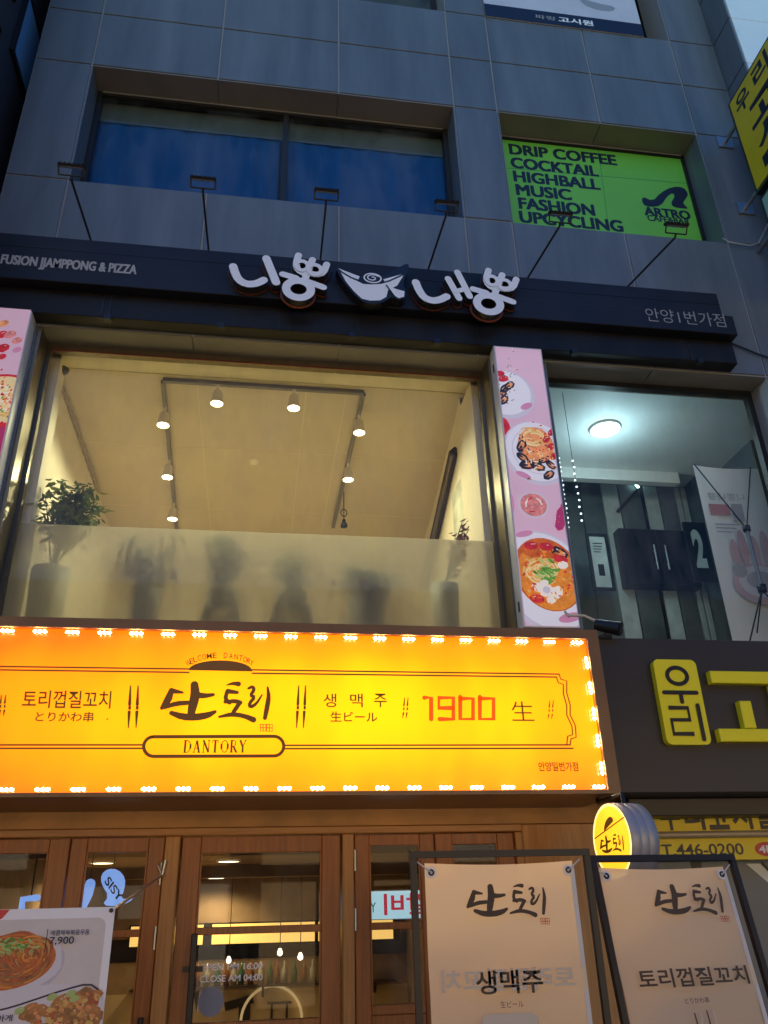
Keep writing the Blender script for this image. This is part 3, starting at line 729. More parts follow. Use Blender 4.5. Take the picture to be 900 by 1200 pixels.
# plants on the cafe ledge
def leafm(n_, c): return mat(n_, c, .5, var=.35, vscale=14)
LEAF = [leafm('leaf_green', (.20, .27, .07)), leafm('leaf_teal', (.10, .26, .19)), leafm('leaf_dark', (.05, .11, .045))]
POT = [mat('pot_pale_blue', (.58, .68, .70), .5, var=.06), mat('pot_slate', (.26, .32, .34), .5), mat('pot_dark', (.035, .035, .035), .5)]
def foliage(c, r, n_, mt, size, stems=8, base=None, droop=0.3):
    mb = MB(); st = MB(); base = Vector(base or c)
    tips = []
    for i in range(stems):
        a = 2*math.pi*i/stems+random.uniform(-.3, .3); e = random.uniform(.15, 1)
        tip = Vector(c)+Vector((math.cos(a)*r[0]*e, math.sin(a)*r[1]*e, r[2]*random.uniform(-.6, 1))); tip.y = max(tip.y, .27)
        mid = (base+tip)/2+Vector((0, 0, .15*r[2])); st.tube([base, mid, tip], [.006, .005, .003], LEAF[2], 5, False); tips.append((base, mid, tip))
    for i in range(n_):
        b, md, tp = random.choice(tips); t = random.uniform(.45, 1.05)
        p = (b*(1-t)**2+md*2*t*(1-t)+tp*t*t)+Vector((random.gauss(0, r[0]*.16), random.gauss(0, r[1]*.16), random.gauss(0, r[2]*.14)))
        p.y = max(p.y, .262+size*.4); a = random.uniform(0, 6.28); d = Vector((math.cos(a), math.sin(a), random.uniform(-.9, .35)-droop*.3)); d.y = d.y if p.y > .262+size*1.3 else abs(d.y); d.normalize(); sd_ = d.cross(Vector((random.uniform(-.3, .3), random.uniform(-.3, .3), 1))).normalized()
        L = size*random.uniform(.6, 1.3); wv = L*.24; up = d.cross(sd_)*(L*.06)
        mb.add([p, p+d*L*.45+sd_*wv+up, p+d*L, p+d*L*.45-sd_*wv+up], [(0, 1, 2, 3)], mt)
    return mb, st
def pot(mb, x, y, z, r0, r1, h, mt): mb.lathe((x, y, z), [(0, 0), (r0, 0), (r1, h), (r1-.012, h), (r1-.02, h-.03), (0, h-.03)], mt, 20)
def plant(px0, px1, pyt, pyb, y, lab, potm, fc, fr_, n_, lm_, size, zbase=3.40, name='potted_plant', stems=9):
    x0 = P(px0, pyb-10, y)[0]; x1 = P(px1, pyb-10, y)[0]; zt = P((px0+px1)/2, pyt, y)[1]; x = (x0+x1)/2; r = (x1-x0)/2; y = max(y, .262+r)
    t = thing(name, lab, 'plant', (x, y, zbase), 'plants behind the frosted cafe window')
    m = MB(); pot(m, x, y, zbase, r*.82, r, zt-zbase, potm); m.build('pot', t)
    cx, cz = P(fc[0], fc[1], y)
    rx = (P(fc[0]+fr_[0], fc[1], y)[0]-cx); rz = cz-P(fc[0], fc[1]+fr_[1], y)[1]
    mb, st = foliage((cx, y, cz), (rx, min(rx, .28), rz), n_, lm_, size, stems, (x, y, zt-.02)); mb.build('leaves', t); st.build('stem', t)
    return t, x, zt
plant(28, 76, 668, 728, .44, 'tall leafy plant in a pale blue planter rising above the film at far left', POT[0], (90, 585), (40, 22), 900, LEAF[0], .075, stems=12)
plant(150, 188, 690, 728, .345, 'feathery thin stemmed plant in a slate planter behind the frosted film', POT[1], (175, 655), (42, 24), 300, LEAF[2], .075, stems=22)
plant(408, 455, 697, 730, .36, 'low bushy plant in a slate pot behind the frosted film', POT[1], (432, 683), (36, 15), 520, LEAF[1], .065)
t_, x_, z_ = plant(506, 540, 686, 732, .35, 'pale planter with purple flowers at the right end of the frosted film', POT[0], (540, 645), (20, 28), 200, mat('petal_purple', (.36, .16, .26), .6, var=.2), .055)
STW = mat('stand_black', (.02, .018, .016), .5)
for k, (a, b, lab, fc, lm_) in enumerate(((240, 281, 'black splayed stand holding a teal plant, left of two', (265, 652), LEAF[1]), (318, 364, 'black splayed stand holding a green plant, right of two', (342, 668), LEAF[0]))):
    y = .40; x0, z = P(a, 700, y); x1 = P(b, 700, y)[0]; xc = (x0+x1)/2; zs = P(xc, 692, y)[1]; zs = 3.66
    t = thing('plant_stand', lab, 'stand', (xc, y, 3.40), 'plant stands behind the frosted film')
    hw = (x1-x0)/2*.95
    m = MB(); m.box(xc-hw, xc+hw, y-.12, y+.12, zs-.05, zs, STW); m.build('top', t)
    for sx in (-1, 1):
        for sy in (-1, 1):
            m = MB(); m.tube([(xc+sx*hw*.85, y+sy*.10, zs-.05), (xc+sx*hw*1.25, y+sy*.13, 3.401)], .024, STW, 6); m.build('leg', t)
    t = thing('potted_plant', ('teal upright plant on the left black stand', 'green bushy plant on the right black stand')[k], 'plant', (xc, y, zs+.001), 'plants behind the frosted cafe window')
    m = MB(); pot(m, xc, y, zs+.001, .085, .11, .13, POT[1]); m.build('pot', t)
    cx, cz = P(fc[0], fc[1], y)
    mb, st = foliage((cx, y, cz), (.16, .12, .14), 480, lm_, .065, 12, (xc, y, zs+.11)); mb.build('leaves', t); st.build('stem', t)

# ================================================================== STAIRWELL ROOM (right window)
window(2.13, 3.99, .20, 3.36, 5.645, .045, BLACKM, (), gl=G2, label='black framed stairwell window beside the pink light box')
m = MB(); m.box(2.05, 5.2, .34, 3.6, 3.2, 3.40, FLOORI); m.build('stair_floor', bld)
m = MB(); m.box(2.05, 5.2, .27, 1.75, 5.72, 5.78, WHITEW); m.box(2.05, 5.2, 1.75, 3.6, 5.90, 5.95, WHITEW); m.box(2.05, 4.1, 1.72, 1.80, 5.60, 5.90, WHITEW)
pass
m.build('stair_ceiling', bld)
m = MB(); m.box(2.05, 2.12, .34, 3.6, 3.4, 5.9, WHITEW); m.box(P(836, 500, 1.6)[0], 4.5, 1.6, 1.65, 3.4, 5.719, WHITEW); m.box(P(817, 500, 1.6)[0], P(835, 500, 1.6)[0], 1.58, 1.65, P(820, 545, 1.6)[1], P(820, 497, 1.6)[1], DARKW); m.box(4.5, 4.6, 1.05, 3.6, 3.4, 5.9, DARKW); m.build('stair_wall', bld)
yb = 2.3
m = MB(); m.box(2.12, 4.5, yb+.03, yb+.10, 3.4, 5.9, DARKW); m.build('back_wall', bld)
xs = [(677, 'd', 701), (702, 'p', 721), (722, 'd', 747), (748, 'k', 751), (751, 'p', 767), (768, 'd', 786), (787, 'p', 793), (794, 'p', 800), (801, 'd', 830)]
m = MB()
for i, (a, k, b) in enumerate(xs):
    x0, x1 = P(a, 560, yb)[0], P(b, 560, yb)[0]
    m.bbox(x0+.004, x1-.004, yb, yb+.03, 3.41, 5.88, {'d': DARKW, 'p': PALEW, 'k': BLACKP}[k], .003)
m.build('wall_panel', bld)
x, y = PZ(709, 502, 5.715)
t = thing('round_downlight', 'bright round cool white ceiling light in the stairwell', 'light', (x, y, 5.72))
m = MB(); m.lathe((x, y, 5.715), [(.145, .005), (.145, -.012), (.13, -.018)], WHITEP, 28); m.build('trim_ring', t)
m = MB(); m.lathe((x, y, 5.70), [(.0, 0), (.13, .0)], emit('downlight_lens', (.80, .93, 1.0), 12), 28); m.build('lens', t)
lamp('stair_light', 'POINT', (x, y, 5.40), 9, (.55, .86, 1.0), t, .06)
a = P(733, 553, yb-.06); b = P(749, 571, yb-.06); c = P(725, 598, yb-.06)
t = thing('tube_light', 'short lit tube slanting across the top of the stairwell back wall', 'light', (a[0], yb-.06, a[1]))
m = MB(); m.tube([(a[0], yb-.05, a[1]), (b[0], yb-.05, b[1])], .014, emit('tube_glow', (.55, .9, .92), 4), 8); m.build('tube', t)
m = MB(); m.tube([(b[0], yb-.03, b[1]), (c[0], yb-.03, c[1])], .018, BLACKM, 6); m.build('rail', t)
# black cabinet
yc = 2.16
c = qp(FY(yc), [(724, 615), (806, 625), (822, 690), (730, 682)])
x0, x1, z0, z1 = c[0][0], c[1][0]+.04, (c[2][1]+c[3][1])/2, (c[0][1]+c[1][1])/2
t = thing('wall_cabinet', 'black two door wall cabinet with long steel handles in the stairwell', 'cabinet', (x0, yc, z0))
m = MB(); m.box(x0, x1, yc+.02, yb-.001, z0, z1, BLACKP); m.build('carcass', t)
xm = (x0+x1)/2
for a, b, s_ in ((x0+.003, xm-.003, -1), (xm+.003, x1-.003, 1)):
    m = MB(); m.bbox(a, b, yc, yc+.018, z0+.003, z1-.003, BLACKP, .003); d = m.build('cabinet_door', t)
    hx = xm+s_*.06; hz = (z0+z1)/2
    m = MB(); m.tube([(hx, yc-.03, hz-.15), (hx, yc-.03, hz+.12)], .009, STEEL, 8); m.tube([(hx, yc, hz-.08), (hx, yc-.03, hz-.08)], .005, STEEL, 6); m.tube([(hx, yc, hz+.06), (hx, yc-.03, hz+.06)], .005, STEEL, 6); m.build('handle', d)
# framed notice and numeral panel
fr = FY(1.9)
c = qp(fr, [(690, 628), (709, 633), (713, 690), (698, 686)])
xa, xb, za, zb = c[0][0], c[1][0], (c[2][1]+c[3][1])/2, c[0][1]
t = thing('framed_notice', 'black framed white notice left of the hanging cabinet', 'picture frame', (xa, 1.9, za))
m = MB()
m.box(xa-.03, xb+.03, 1.9, 1.92, za-.03, za, BLACKP); m.box(xa-.03, xb+.03, 1.9, 1.92, zb, zb+.03, BLACKP); m.box(xa-.03, xa, 1.9, 1.92, za, zb, BLACKP); m.box(xb, xb+.03, 1.9, 1.92, za, zb, BLACKP); m.build('frame', t)
m = MB(); m.box(xa, xb, 1.908, 1.915, za, zb, PALEW); m.fbox(FY(1.908), xa+.05, xb-.05, za+.12, za+.24, .0005, .0015, BLACKM)
for q in range(4): m.fbox(FY(1.908), xa+.03, xb-.03-.01*q, zb-.08-q*.03, zb-.07-q*.03, .0005, .0015, BLACKM)
m.build('sheet', t)
fr = FY(1.75); c = qp(fr, [(806, 618), (822, 622), (828, 668), (812, 668)])
t = thing('numeral_panel', 'black panel with a pale numeral two right of the cabinet', 'sign', (c[0][0], 1.75, c[2][1]))
m = MB(); m.box(c[0][0]-.04, c[1][0]+.05, 1.75, 1.78, c[2][1]-.12, c[0][1]+.06, BLACKP); m.build('panel', t)
m = MB(); m.text(fr, '2', c[0][0]+.01, c[1][0]-.01, c[2][1]+.02, c[0][1]-.02, PALEW, n=.002, bold=.05); m.build('numeral', t)
# X banner seen from behind
yx = .62; fr = FY(yx)
t = thing('x_banner', 'pale printed banner on a crossed pole stand standing in the stairwell window', 'banner', (3.5, yx, 3.4))
tl = fr.px(812, 545); tr = fr.px(878, 549)
XL, XR, ZT = tl[0], tl[0]+.60, tl[1]
m = MB(); K = 12
for i in range(K):
    a, b = i/K, (i+1)/K; ya, yb2 = yx+.03*math.sin(a*3.1), yx+.03*math.sin(b*3.1)
    m.add([(XL+(XR-XL)*a, ya, 3.45), (XL+(XR-XL)*b, yb2, 3.45), (XL+(XR-XL)*b, yb2, ZT), (XL+(XR-XL)*a, ya, ZT)], [(0, 1, 2, 3)], XFAB, True)
m.build('sheet', t)
m = MB(); fr2 = FY(yx-.002)
m.fbox(fr2, XL+.06, XL+.24, ZT-.47, ZT-.37, 0, .001, XRED); m.fbox(fr2, XL+.26, XL+.36, ZT-.52, ZT-.36, 0, .001, XGREY)
m.text(fr2, '니뽕내뽕', XL+.07, XL+.40, ZT-.33, ZT-.26, XGREY, n=.001, mirror=True)
for q in range(3): m.fbox(fr2, XL+.08, XL+.30-.04*q, ZT-.56-.035*q, ZT-.55-.035*q, 0, .001, XGREY)
for cx, cz, rx, rz in ((.20, -.82, .04, .13), (.28, -.76, .04, .16), (.38, -.80, .04, .15), (.48, -.78, .045, .18)): m.ell(fr2, (XL+cx, ZT+cz), rx, rz, XPRINT, n=.001+cx*.001, k=16)
m.ell(fr2, (XL+.36, ZT-1.08), .24, .18, XPRINT, n=.002); m.ell(fr2, (XL+.37, ZT-1.06), .20, .14, XFAB, n=.003); m.ell(fr2, (XL+.37, ZT-1.05), .13, .08, XGREY, n=.004); m.ell(fr2, (XL+.20, ZT-.97), .06, .06, XGREY, n=.005)
m.build('print', t)
m = MB(); hub = Vector((*fr.px(875, 620), 0)); hub = Vector((hub.x, yx-.20, hub.y))
h = fr.px(876, 618); hx, hz = h; hub = Vector((P(875, 620, yx-.2)[0], yx-.2, P(875, 620, yx-.2)[1]))
tail = Vector((P(893, 690, yx-.2)[0], yx-.2, P(893, 690, yx-.2)[1]))
m.tube([(XL, yx-.02, ZT), hub], .006, BLACKM, 6); m.tube([(tr[0]+.0, yx-.02, tr[1]), hub], .006, BLACKM, 6)
m.tube([hub, tail], .015, mat('pole_grey', (.25, .26, .28), .4, metal=.5), 8)
m.lathe(hub-Vector((0, 0, .02)), [(0, 0), (.03, 0), (.03, .045), (0, .045)], BLACKM, 10); m.lathe(tail-Vector((0, 0, .03)), [(0, 0), (.035, 0), (.035, .06), (0, .06)], BLACKM, 10)
m.tube([tail, (P(866, 748, yx-.2)[0], yx-.25, 3.402)], .006, BLACKM, 6); m.tube([tail, (tail.x+.2, yx-.3, 3.402)], .006, BLACKM, 6); m.tube([tail, (tail.x+.05, yx+.25, 3.402)], .006, BLACKM, 6)
m.build('stand', t)
# bead strings of fairy lights behind the glass
FLB = emit('fairy_bulb', (.75, .9, 1.0), 2.2)
for k, (pxa, pya, pxb, pyb) in enumerate(((655, 537, 666, 618), (671, 540, 682, 610))):
    y = .30; a = P(pxa, pya, y); b = P(pxb, pyb, y)
    t = thing('string_light', ('string of tiny white bulbs hugging the pink light box', 'second string of tiny white bulbs, to the right of the first')[k], 'string light', (a[0], y, a[1]), 'fairy light strings')
    m = MB(); m.tube([(a[0], y, 5.58), (a[0], y, a[1]), (b[0], y, b[1])], .0025, BLACKM, 5); m.build('wire', t)
    m = MB(); m.lathe((a[0], y, a[1]), [(0, -.009), (.008, -.003), (.008, .003), (0, .009)], FLB, 8); bb = m.build('bulb', t)
    N = (16, 10)[k]
    for i in range(1, N):
        q = bb.copy(); COL.objects.link(q); q.parent = t; f_ = i/(N-1); q.location = ((b[0]-a[0])*f_+random.uniform(-.006, .006), 0, (b[1]-a[1])*f_)

# ================================================================== PINK FOOD LIGHT BOXES
MUS = mat('mussel_black', (.02, .015, .022), .35); NOOD = mat('noodle_yellow', (.66, .42, .12), .5); NOOD2 = mat('noodle_pale', (.75, .58, .30), .5)
SOUP = mat('soup_red', (.50, .10, .012), .4, var=.3, vscale=14); SOUP2 = mat('soup_orange', (.66, .22, .02), .4, var=.2, vscale=16); PLATE = mat('plate_print', (.66, .64, .70), .5); PLATE2 = mat('plate_rim', (.52, .48, .57), .5)
HERB = mat('herb_green', (.10, .28, .03), .5, var=.4, vscale=30); HERB2 = mat('herb_pale', (.38, .50, .16), .5); SQUID = mat('squid_white', (.78, .70, .62), .5); REDF = mat('food_red', (.52, .02, .03), .45, var=.3, vscale=20); MAG = mat('food_magenta', (.40, .03, .13), .5)
SHRI = mat('shrimp', (.70, .27, .10), .5, var=.3, vscale=22); PASTE = mat('pink_paste', (.60, .20, .19), .5, var=.25, vscale=30); CHIC = mat('fried_brown', (.34, .13, .035), .4, var=.45, vscale=22); CHIC2 = mat('fried_gold', (.52, .25, .07), .4, var=.4, vscale=26)
MEAT = mat('meat_red', (.36, .065, .018), .4, var=.5, vscale=24)
def noodles(mb, fr, c, rx, ry, n_, mts, wd, clip, seed):
    rr = random.Random(seed)
    for i in range(n_):
        a0 = rr.uniform(0, 6.28); q = rr.uniform(.25, 1); span = rr.uniform(.8, 2.4); pts = []
        ox, oy = rr.uniform(-.2, .2)*rx, rr.uniform(-.2, .2)*ry
        for j in range(8):
            a = a0+span*j/7; pts.append((c[0]+ox+rx*q*math.cos(a)*.85, c[1]+oy+ry*q*math.sin(a)*.85))
        mb.stroke(fr, pts, wd, rr.choice(mts), clip=clip, cap=False)
GLINT = mat('print_highlight', (.80, .74, .66), .5)
def blob(mb, fr, p, r, mt, clip, rot=0, asp=.6):
    mb.ell(fr, p, r, r*asp, mt, k=14, rot=rot, clip=clip, wob=.06)
    ca, sa = math.cos(rot), math.sin(rot)
    if mt is MUS and r > .02:
        mb.ell(fr, (p[0]+r*.1*ca, p[1]+r*.1*sa), r*.62, r*.3, SHRI, k=12, rot=rot, clip=clip); mb.ell(fr, (p[0]-r*.25*ca, p[1]-r*.25*sa), r*.35, r*.16, MUS, k=10, rot=rot, clip=clip)
    if r > .012:
        for q in (-.35, .15, .5):
            if random.random() < .6: mb.ell(fr, (p[0]+r*q*ca-r*.22*sa, p[1]+r*q*sa+r*.22*ca), r*.16, r*.05, GLINT if random.random() < .5 else SHRI, k=6, rot=rot, clip=clip)
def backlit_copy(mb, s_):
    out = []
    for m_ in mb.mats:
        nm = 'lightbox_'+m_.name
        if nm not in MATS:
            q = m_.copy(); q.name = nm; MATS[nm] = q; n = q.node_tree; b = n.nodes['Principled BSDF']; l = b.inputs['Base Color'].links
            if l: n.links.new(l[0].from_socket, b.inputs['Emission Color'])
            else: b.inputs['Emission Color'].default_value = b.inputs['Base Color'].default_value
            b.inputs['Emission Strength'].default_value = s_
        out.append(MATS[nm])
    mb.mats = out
def food_box(x0, x1, z0, z1, label, dishes):
    t = thing('banner_box', label, 'light box', ((x0+x1)/2, -.06, z0), 'pink food banner boxes beside the cafe window')
    m = MB(); m.bbox(x0, x1, -.12, -.001, z0, z1, mat('box_white', (.62, .63, .66), .35, var=.04), .003); m.build('case', t)
    fr = FY(-.1204); m = MB(); m.step = .00003; cl = (x0+.012, x1-.010, z0+.01, z1-.012)
    m.poly(fr, [(cl[0], cl[2]), (cl[1], cl[2]), (cl[1], cl[3]), (cl[0], cl[3])], PINKP, n=.00003); m.layer = .00008
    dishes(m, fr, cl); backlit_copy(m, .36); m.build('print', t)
    for z in (z0+.12, z1-.22):
        m = MB(); m.box(x0-.004, x0, -.085, -.06, z, z+.07, BLACKM); m.build('clip', t)
    return t
def right_dishes(m, fr, cl):
    s = fr.px(660, 560)[0]-fr.px(659, 560)[0]
    c = lambda a, b: fr.px(a, b)
    e = lambda p, rx, ry, mt, **k: m.ell(fr, c(*p), rx*s, ry*s, mt, clip=cl, **k)
    e((594, 462), 34, 34, PLATE2, rot=-.3); e((592, 460), 31, 31, PLATE, rot=-.3); e((617, 476), 8, 4, PINKD, rot=.5)
    for p in ((588, 462), (592, 455), (584, 466), (590, 469), (597, 452)): blob(m, fr, c(*p), 8*s, MUS, cl, .8)
    for p in ((585, 438), (590, 444)): blob(m, fr, c(*p), 7*s, REDF, cl, .3)
    for i in range(60): q = (random.gauss(596, 5), random.gauss(448, 14)); blob(m, fr, c(*q), .9*s, random.choice((BLACKP, SQUID, MUS)), cl)
    e((589, 502), 9, 15, REDF)
    e((629, 531), 39, 42, PLATE2, rot=.3); e((629, 529), 36, 39, PLATE, rot=.3); e((630, 528), 30, 31, PLATE2); e((630, 528), 29, 30, PLATE)
    e((628, 522), 21, 24, SHRI); noodles(m, fr, c(624, 512), 17*s, 13*s, 34, (NOOD, SHRI, NOOD2), 1.5*s, cl, 3)
    for p, r, a in (((611, 523), 9, 1.1), ((612, 536), 8, -.7), ((618, 545), 10, .1), ((630, 547), 9, -.3), ((643, 557), 8, .7), ((645, 545), 7, -.9), ((636, 540), 6, .4)): blob(m, fr, c(*p), r*s, MUS, cl, a)
    for p in ((640, 515), (645, 524), (649, 535), (646, 507)): blob(m, fr, c(*p), 6*s, REDF, cl, .9)
    for p in ((634, 525), (640, 532), (617, 527), (625, 533)): blob(m, fr, c(*p), 5*s, SHRI, cl, .5)
    for i in range(9): q = (random.gauss(626, 9), random.gauss(537, 6)); m.stroke(fr, [c(*q), c(q[0]+random.uniform(-5, 5), q[1]+random.uniform(-5, 5))], 1.2*s, SQUID, clip=cl)
    e((613, 557), 9, 3.5, PINKD, rot=-.4)
    e((625, 592), 17, 16, PLATE2); e((625, 592), 15, 14, PASTE); 
    for i in range(16): a = random.uniform(0, 6.28); q = (625+9*math.cos(a), 592+8*math.sin(a)); m.stroke(fr, [c(*q), c(q[0]+5*math.cos(a+1.7), q[1]+5*math.sin(a+1.7))], 1.6*s, random.choice((PASTE, SQUID, REDF)), clip=cl)
    for p, r in (((659, 604), 12), ((656, 614), 9), ((662, 595), 9)): blob(m, fr, c(*p), r*s, MAG, cl, 1.2)
    for p in ((598, 590),): e(p, 4, 14, PINKD)
    e((641, 682), 50, 60, PLATE2, rot=.45); e((641, 680), 46, 56, PLATE, rot=.45); e((614, 626), 10, 3.5, PINKD, rot=.25); e((668, 724), 13, 5, PINKD, rot=.25); e((607, 731), 8, 6, PINKD)
    e((642, 673), 36, 42, SOUP, rot=.35); e((643, 676), 33, 38, SOUP2, rot=.35); e((634, 648), 22, 10, SOUP, rot=-.2)
    noodles(m, fr, c(634, 668), 21*s, 17*s, 60, (NOOD, NOOD2, NOOD), 1.5*s, cl, 5)
    for p, r, a in (((655, 648), 10, -.5), ((622, 640), 8, .1), ((657, 656), 8, -.3), ((640, 641), 8, -.1), ((629, 702), 8, -.2)): blob(m, fr, c(*p), r*s, MUS if r != 8 else REDF, cl, a)
    for i in range(26): q = (random.gauss(640, 6), random.gauss(670, 6)); blob(m, fr, c(*q), 4.5*s, random.choice((HERB, HERB, HERB2)), cl, random.uniform(-1, .4), .35)
    for p, r in (((630, 689), 7), ((640, 693), 8), ((652, 695), 8), ((646, 703), 6), ((637, 684), 5), ((659, 663), 6)): blob(m, fr, c(*p), r*s, SQUID, cl, random.uniform(-1, 1), .75)
    e((640, 692), 4, 4, PLATE2)
    for i in range(70): q = (random.gauss(630, 11), random.gauss(528, 13)); blob(m, fr, c(*q), random.uniform(.8, 2)*s, random.choice((NOOD, NOOD2, SHRI, REDF, MUS, SOUP)), cl, random.uniform(-1.5, 1.5), .5)
    for i in range(90):
        a_ = random.uniform(0, 6.28); rr = random.uniform(.55, .95); q = (642+33*rr*math.cos(a_), 675+38*rr*math.sin(a_))
        blob(m, fr, c(*q), random.uniform(.8, 2.4)*s, random.choice((SOUP, SOUP2, SOUP2, NOOD, REDF)), cl, random.uniform(-1.5, 1.5), .5)

def left_dishes(m, fr, cl):
    s = fr.px(21, 450)[0]-fr.px(20, 450)[0]; c = lambda a, b: fr.px(a, b)
    e = lambda p, rx, ry, mt, **k: m.ell(fr, c(*p), rx*s, ry*s, mt, clip=cl, **k)
    for p, r, mt in (((4, 379), 7, SHRI), ((2, 392), 8, REDF), ((12, 392), 8, PASTE), ((20, 399), 7, PASTE), ((3, 408), 9, REDF), ((20, 410), 6, PINKD), ((2, 418), 6, REDF), ((-12, 400), 12, REDF)): blob(m, fr, c(*p), r*s, mt, cl, .6, .7)
    e((4, 468), 44, 38, REDF); e((4, 470), 42, 37, NOOD2)
    noodles(m, fr, c(4, 470), 34*s, 30*s, 50, (NOOD2, SQUID, NOOD), 2*s, cl, 9)
    for i in range(60): q = (random.gauss(8, 14), random.gauss(468, 15)); blob(m, fr, c(*q), 1.8*s, random.choice((REDF, HERB, SHRI)), cl, 1)
    e((0, 515), 20, 24, REDF); e((-2, 516), 14, 18, MAG)
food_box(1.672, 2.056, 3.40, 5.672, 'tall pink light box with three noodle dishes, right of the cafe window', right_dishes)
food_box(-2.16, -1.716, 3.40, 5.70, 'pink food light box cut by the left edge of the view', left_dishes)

# ================================================================== ORANGE LIGHT BOX SIGN
og = thing('lightbox_sign', 'glowing orange illuminated shop sign edged with small lamps above the wooden doors', 'sign', (.0, -.3, 2.3))
X0, X1 = -2.2, 1.955; zB, zT = 2.305, 3.226; yF_ = -.60; fr = FY(yF_+.03)
m = MB()
m.box(X0, X1, yF_, -.02, zT-.055, zT, CASEB); m.box(X0, X1, yF_, -.02, zB, zB+.020, CASEB)
m.box(1.885, X1, yF_, -.02, zB+.020, zT-.055, CASEB); m.box(X0, X0+.08, yF_, -.02, zB+.020, zT-.055, CASEB)
m.box(X0+.08, 1.885, -.10, -.02, zB+.02, zT-.055, CASEB)
m.build('case', og)
m = MB(); m.box(X0+.081, 1.884, yF_+.03, yF_+.04, zB+.021, zT-.056, SIGNF); m.build('face', og)
m = MB()
for ya, yb_ in (((0, 781), (440, 787.5)), ((0, 785.5), (440, 791.5))): pass
def ln(a, b, wd=.0085): m.stroke(fr, qp(fr, [a, b]), wd, BROWNI, cap=False)
ln((-40, 780.5), (222, 784)); ln((-40, 784.5), (222, 788)); ln((295, 785), (655, 790)); ln((295, 789), (652, 793.5))
ln((-40, 873), (170, 873)); ln((-40, 877), (170, 877)); ln((332, 873.5), (668, 873)); ln((332, 877.5), (672, 877))
m.stroke(fr, qp(fr, [(655, 790), (657, 796), (664, 798), (664, 812), (668, 826), (668, 838), (674, 850), (675, 864), (669, 866), (668, 873)]), .008, BROWNI)
m.stroke(fr, qp(fr, [(652, 793.5), (654, 800), (660, 802), (660, 813), (664, 827), (664, 838), (670, 851), (671, 861), (665, 863), (664, 873)]), .008, BROWNI)
dome = [(221, 785.5)]+[(258+37*math.cos(math.pi-a*math.pi/14), 785.5-11.5*math.sin(a*math.pi/14)) for a in range(1, 14)]+[(296, 787)]
m.poly(fr, qp(fr, dome), BROWNI, n=m.nl())
pill = []
for i in range(13): a = math.pi/2+math.pi*i/12; pill.append((180+11.5*math.cos(a), 875+11.5*math.sin(-a)))
for i in range(13): a = -math.pi/2+math.pi*i/12; pill.append((321+11.5*math.cos(a), 874.5+11.5*math.sin(-a)))
m.stroke(fr, qp(fr, pill+[pill[0], pill[1]]), .017, BROWNI, cap=False)
for q in (-1.5, 1.5):
    for dx, yy in ((153, 0), (352, 0)):
        pass
def tally(x, y0, y1, gap, wd):
    for k in (0, 1):
        xx = x+k*gap
        m.stroke(fr, qp(fr, [(xx+1, y0), (xx, (y0+y1)/2-3)]), [wd*.5, wd*1.2], BROWNI); m.stroke(fr, qp(fr, [(xx, (y0+y1)/2), (xx, (y0+y1)/2+2)]), wd, BROWNI); m.stroke(fr, qp(fr, [(xx-.5, (y0+y1)/2+6), (xx-1.5, y1)]), [wd*1.2, wd*.4], BROWNI)
tally(152, 804, 853, 9, .014); tally(349, 804, 853, 8, .013); tally(1, 815, 839, 5, .009); tally(473, 818, 842, 4, .008); tally(643, 821, 843, 4, .007)
def tx(body, x0, y0, x1, y1, bold=0, mt=BROWNI, shear=0):
    m = MB(); m.layer = .006
    u0, v1 = fr.px(x0, y0); u1 = fr.px(x1, (y0+y1)/2)[0]; v0 = fr.px(x0, y1)[1]
    m.text(fr, body, u0, u1, v0, v1, mt, bold=bold, shear=shear); m.build('lettering', og)
m.build('border', og)
tx('토리껍질꼬치', 29, 809, 131, 830, .012, shear=-.05); tx('とりかわ串', 43, 834, 110, 846, .016); tx('.', 125, 842, 127, 844)
tx('생', 379, 813, 394, 829, .008); tx('맥', 410, 813, 425, 829, .008); tx('주', 438, 813, 453, 829, .008); tx('生ビール', 387, 834, 442, 846, .016)
tx('生', 598, 822, 625, 845, -.004); tx('안양일번가점', 630, 893, 677, 904, .022)
m = MB(); m.layer = .006
def dseg(pts, mt=REDI): m.stroke(fr, qp(fr, pts), .024, mt)
dseg([(497, 818), (505, 818), (505, 843)]); dseg([(530, 830), (514, 830), (514, 818), (531, 818), (531, 843), (515, 843)])
dseg([(539, 819), (554, 819), (554, 843), (539, 843), (539, 817)]); dseg([(562, 819), (578, 819), (578, 843), (562, 843), (562, 817)])
m.build('price_numeral', og)
# arched WELCOME DANTORY and the pill name
m = MB(); m.layer = .008
arc = 'WELCOME DANTORY'
for i, ch in enumerate(arc):
    if ch == ' ': continue
    f_ = i/(len(arc)-1); a = math.pi*(1-(.16+.68*f_)); cxp = 258+46*math.cos(a)*.92; cyp = 785-17.5*math.sin(a)+1; tilt = (f_-.5)*.6
    hw, hh = (3.0 if ch in 'WM' else 2.2), 3.2
    R2 = lambda dx, dy: fr.px(cxp+dx*math.cos(tilt)-dy*math.sin(tilt), cyp+dx*math.sin(tilt)+dy*math.cos(tilt))
    m.text(fr, ch, 0, 0, 0, 0, BROWNI, bold=.012, rotpx=(R2(-hw, -hh), R2(hw, -hh), R2(hw, hh), R2(-hw, hh)))
m.build('arched_lettering', og)
